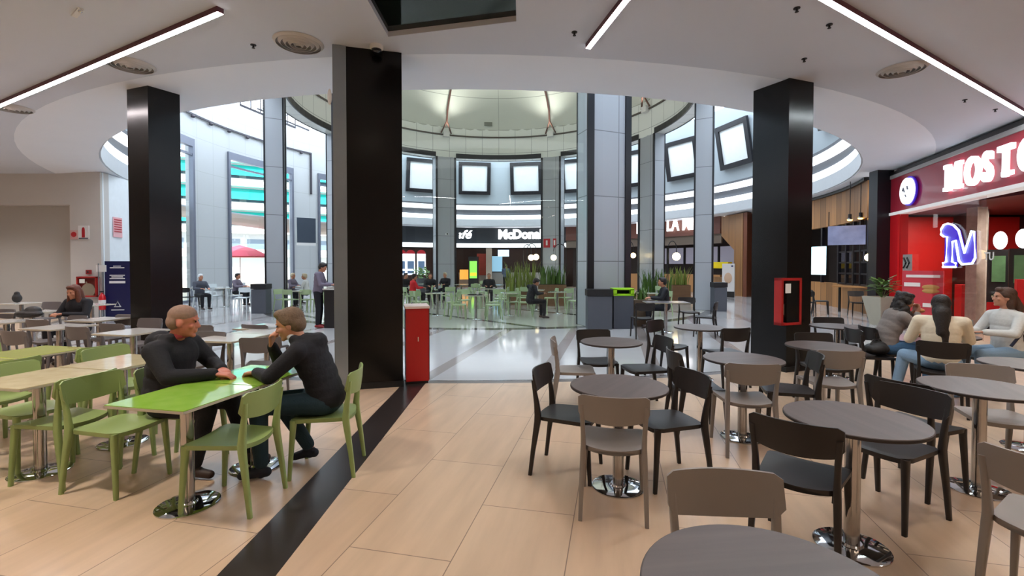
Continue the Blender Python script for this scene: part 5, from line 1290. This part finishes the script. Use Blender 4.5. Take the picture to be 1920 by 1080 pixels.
# standing man
ST = dict(pel=(0, 0, .95), wst=(0, .01, 1.10), cst=(0, .03, 1.30), nck=(0, .06, 1.46), hd=(0, .12, 1.585), pit=R_(-22), sL=(-.19, .03, 1.40), sR=(.19, .03, 1.40), eL=(-.23, .12, 1.14), eR=(.23, .12, 1.14), wL=(-.12, .36, 1.13), wR=(.12, .36, 1.13),
          hL=(-.09, 0, .92), hR=(.09, 0, .92), kL=(-.10, .03, .50), kR=(.10, .03, .50), aL=(-.10, 0, .09), aR=(.10, 0, .09), tL=(-.12, .14, .035), tR=(.12, .14, .035))
person('man in a grey sweater standing bent over the black service stand', (-5.10, 12.2, 0), 84, ST, PURP, BLK, M('shoe_red', '#8c2a2a', .6), HD, 'short', SKIN2, .011)
# distant people
def far(label, px, py, z, face, top, hairm, hair='short', J={}, legs=BLK, skin=SKIN2):
    p = P(px, py, z); return person(label, (p.x, p.y, 0), face, J, top, legs, SHB, hairm, hair, skin, .016)
far('person in a red and black jacket seated at the left of the rotunda', 773, 530, .98, 60, REDC, HD, 'short', {})
far('dark haired person seated facing the red jacketed one', 758, 526, 1.0, 120, BLK, HD)
far('person in black with light hair seated by the pier left of the burger sign', 806, 527, .98, 160, BLK, HBR, 'long')
far('person in dark clothes with pale hair seated right below the same pier', 836, 524, 1.0, 200, BLK, M('hair_blond', '#b9a98c', .6), 'short')
far('bald person in black seated before the burger counter', 917, 526, 1.0, 180, BLK, HB, 'buzz')
far('person in black bent over a table beside the tall planter', 994, 538, .98, 70, BLK, HD, 'short', dict(hd=(0, .2, 1.12), nck=(0, .14, 1.02), cst=(0, .1, .9), pit=R_(-30)))
far('dark dressed person at a rotunda table seen right of the litter bins', 1248, 545, .98, -80, BLK, HD)
p = P(941, 525, .95); person('dark haired person in a blue grey top standing at the burger counter', (p.x+.1, 29.0, 0), 10, ST, M('cloth_blue_grey', '#4a5870', .8), BLK, SHB, HD, 'short', SKIN2, .016)
p = P(903, 500, 1.2); person('worker in a red shirt and cap behind the burger counter', (-2.35, 37.9, 0), 180, ST, REDC, BLK, SHB, REDC, 'short', SKIN, .016)
far('person in a white cap seated in the bright hall at the left', 374, 531, .98, 120, M('cloth_slate', '#4a4d58', .8), M('cap_white_', '#d9dde0', .7))
far('person in a purple grey top seated in the bright hall beside the window', 442, 528, .98, 90, PURP, HD)
far('pale haired person seated left of the standing man', 546, 527, .98, 100, PURP, M('hair_blond', '#b9a98c', .6))
far('person in white seated just left of the standing man', 575, 529, .98, -100, WHITEC_, M('hair_blond', '#b9a98c', .6))

wr = T('food_wrap', 'pinkish red food wrapping in front of the woman with curly hair', 'food wrap', (5.28, 5.98, .752), .3)
part(MB().loft([rrect(0, 0, 0, .10, .07, .3), rrect(0, 0, .03, .12, .08, .3), rrect(0, .01, .06, .09, .05, .3)]), 'wrap', M('wrap_pink', '#cf7a80', .6), wr)

# parts that belong to a part
RULES = [('bracket', 'column'), ('edge_band', 'tabletop'), ('soil', 'box'), ('picture', 'panel'), ('picture', 'board'), ('badge', 'board'), ('screen', 'body'), ('card_reader', 'body'), ('front_panel', 'body'), ('shelf_goods', 'door'),
         ('eyes', 'body'), ('collar', 'jacket'), ('opening', 'hood'), ('globe', 'stand'), ('globe', 'cord'), ('bulb', 'housing'), ('lens', 'rim'), ('lens', 'body'), ('label_band', 'cylinder'), ('emblem', 'body'), ('nozzle', 'back'), ('lock', 'body'),
         ('switch', 'steel_strip'), ('text_lines', 'body'), ('text_lines', 'sheet'), ('symbol', 'plate'), ('caption_strip', 'plate'), ('caption_strip', 'board'), ('burger_picture', 'board'), ('button', 'box'), ('tip', 'plate'), ('lens_dome', 'housing'), ('chevrons', 'panel'), ('stripes', 'panel'), ('divider', 'display'), ('tray', 'worktop')]
import re
stem_ = lambda n: re.sub(r'\.\d+$', '', n)
bykid = {}
for o in C.objects:
    if o.parent: bykid.setdefault(o.parent.name, []).append(o)
for root, ks in bykid.items():
    names_ = {}
    for k in ks: names_.setdefault(stem_(k.name), k)
    for k in ks:
        for a, b in RULES:
            if stem_(k.name) == a and b in names_ and names_[b] is not k and names_[b].matrix_local == Matrix.Identity(4):
                k.parent = names_[b]; break
for k in CH:
    if CH[k].name not in USED: print('UNUSED', CH[k].name)
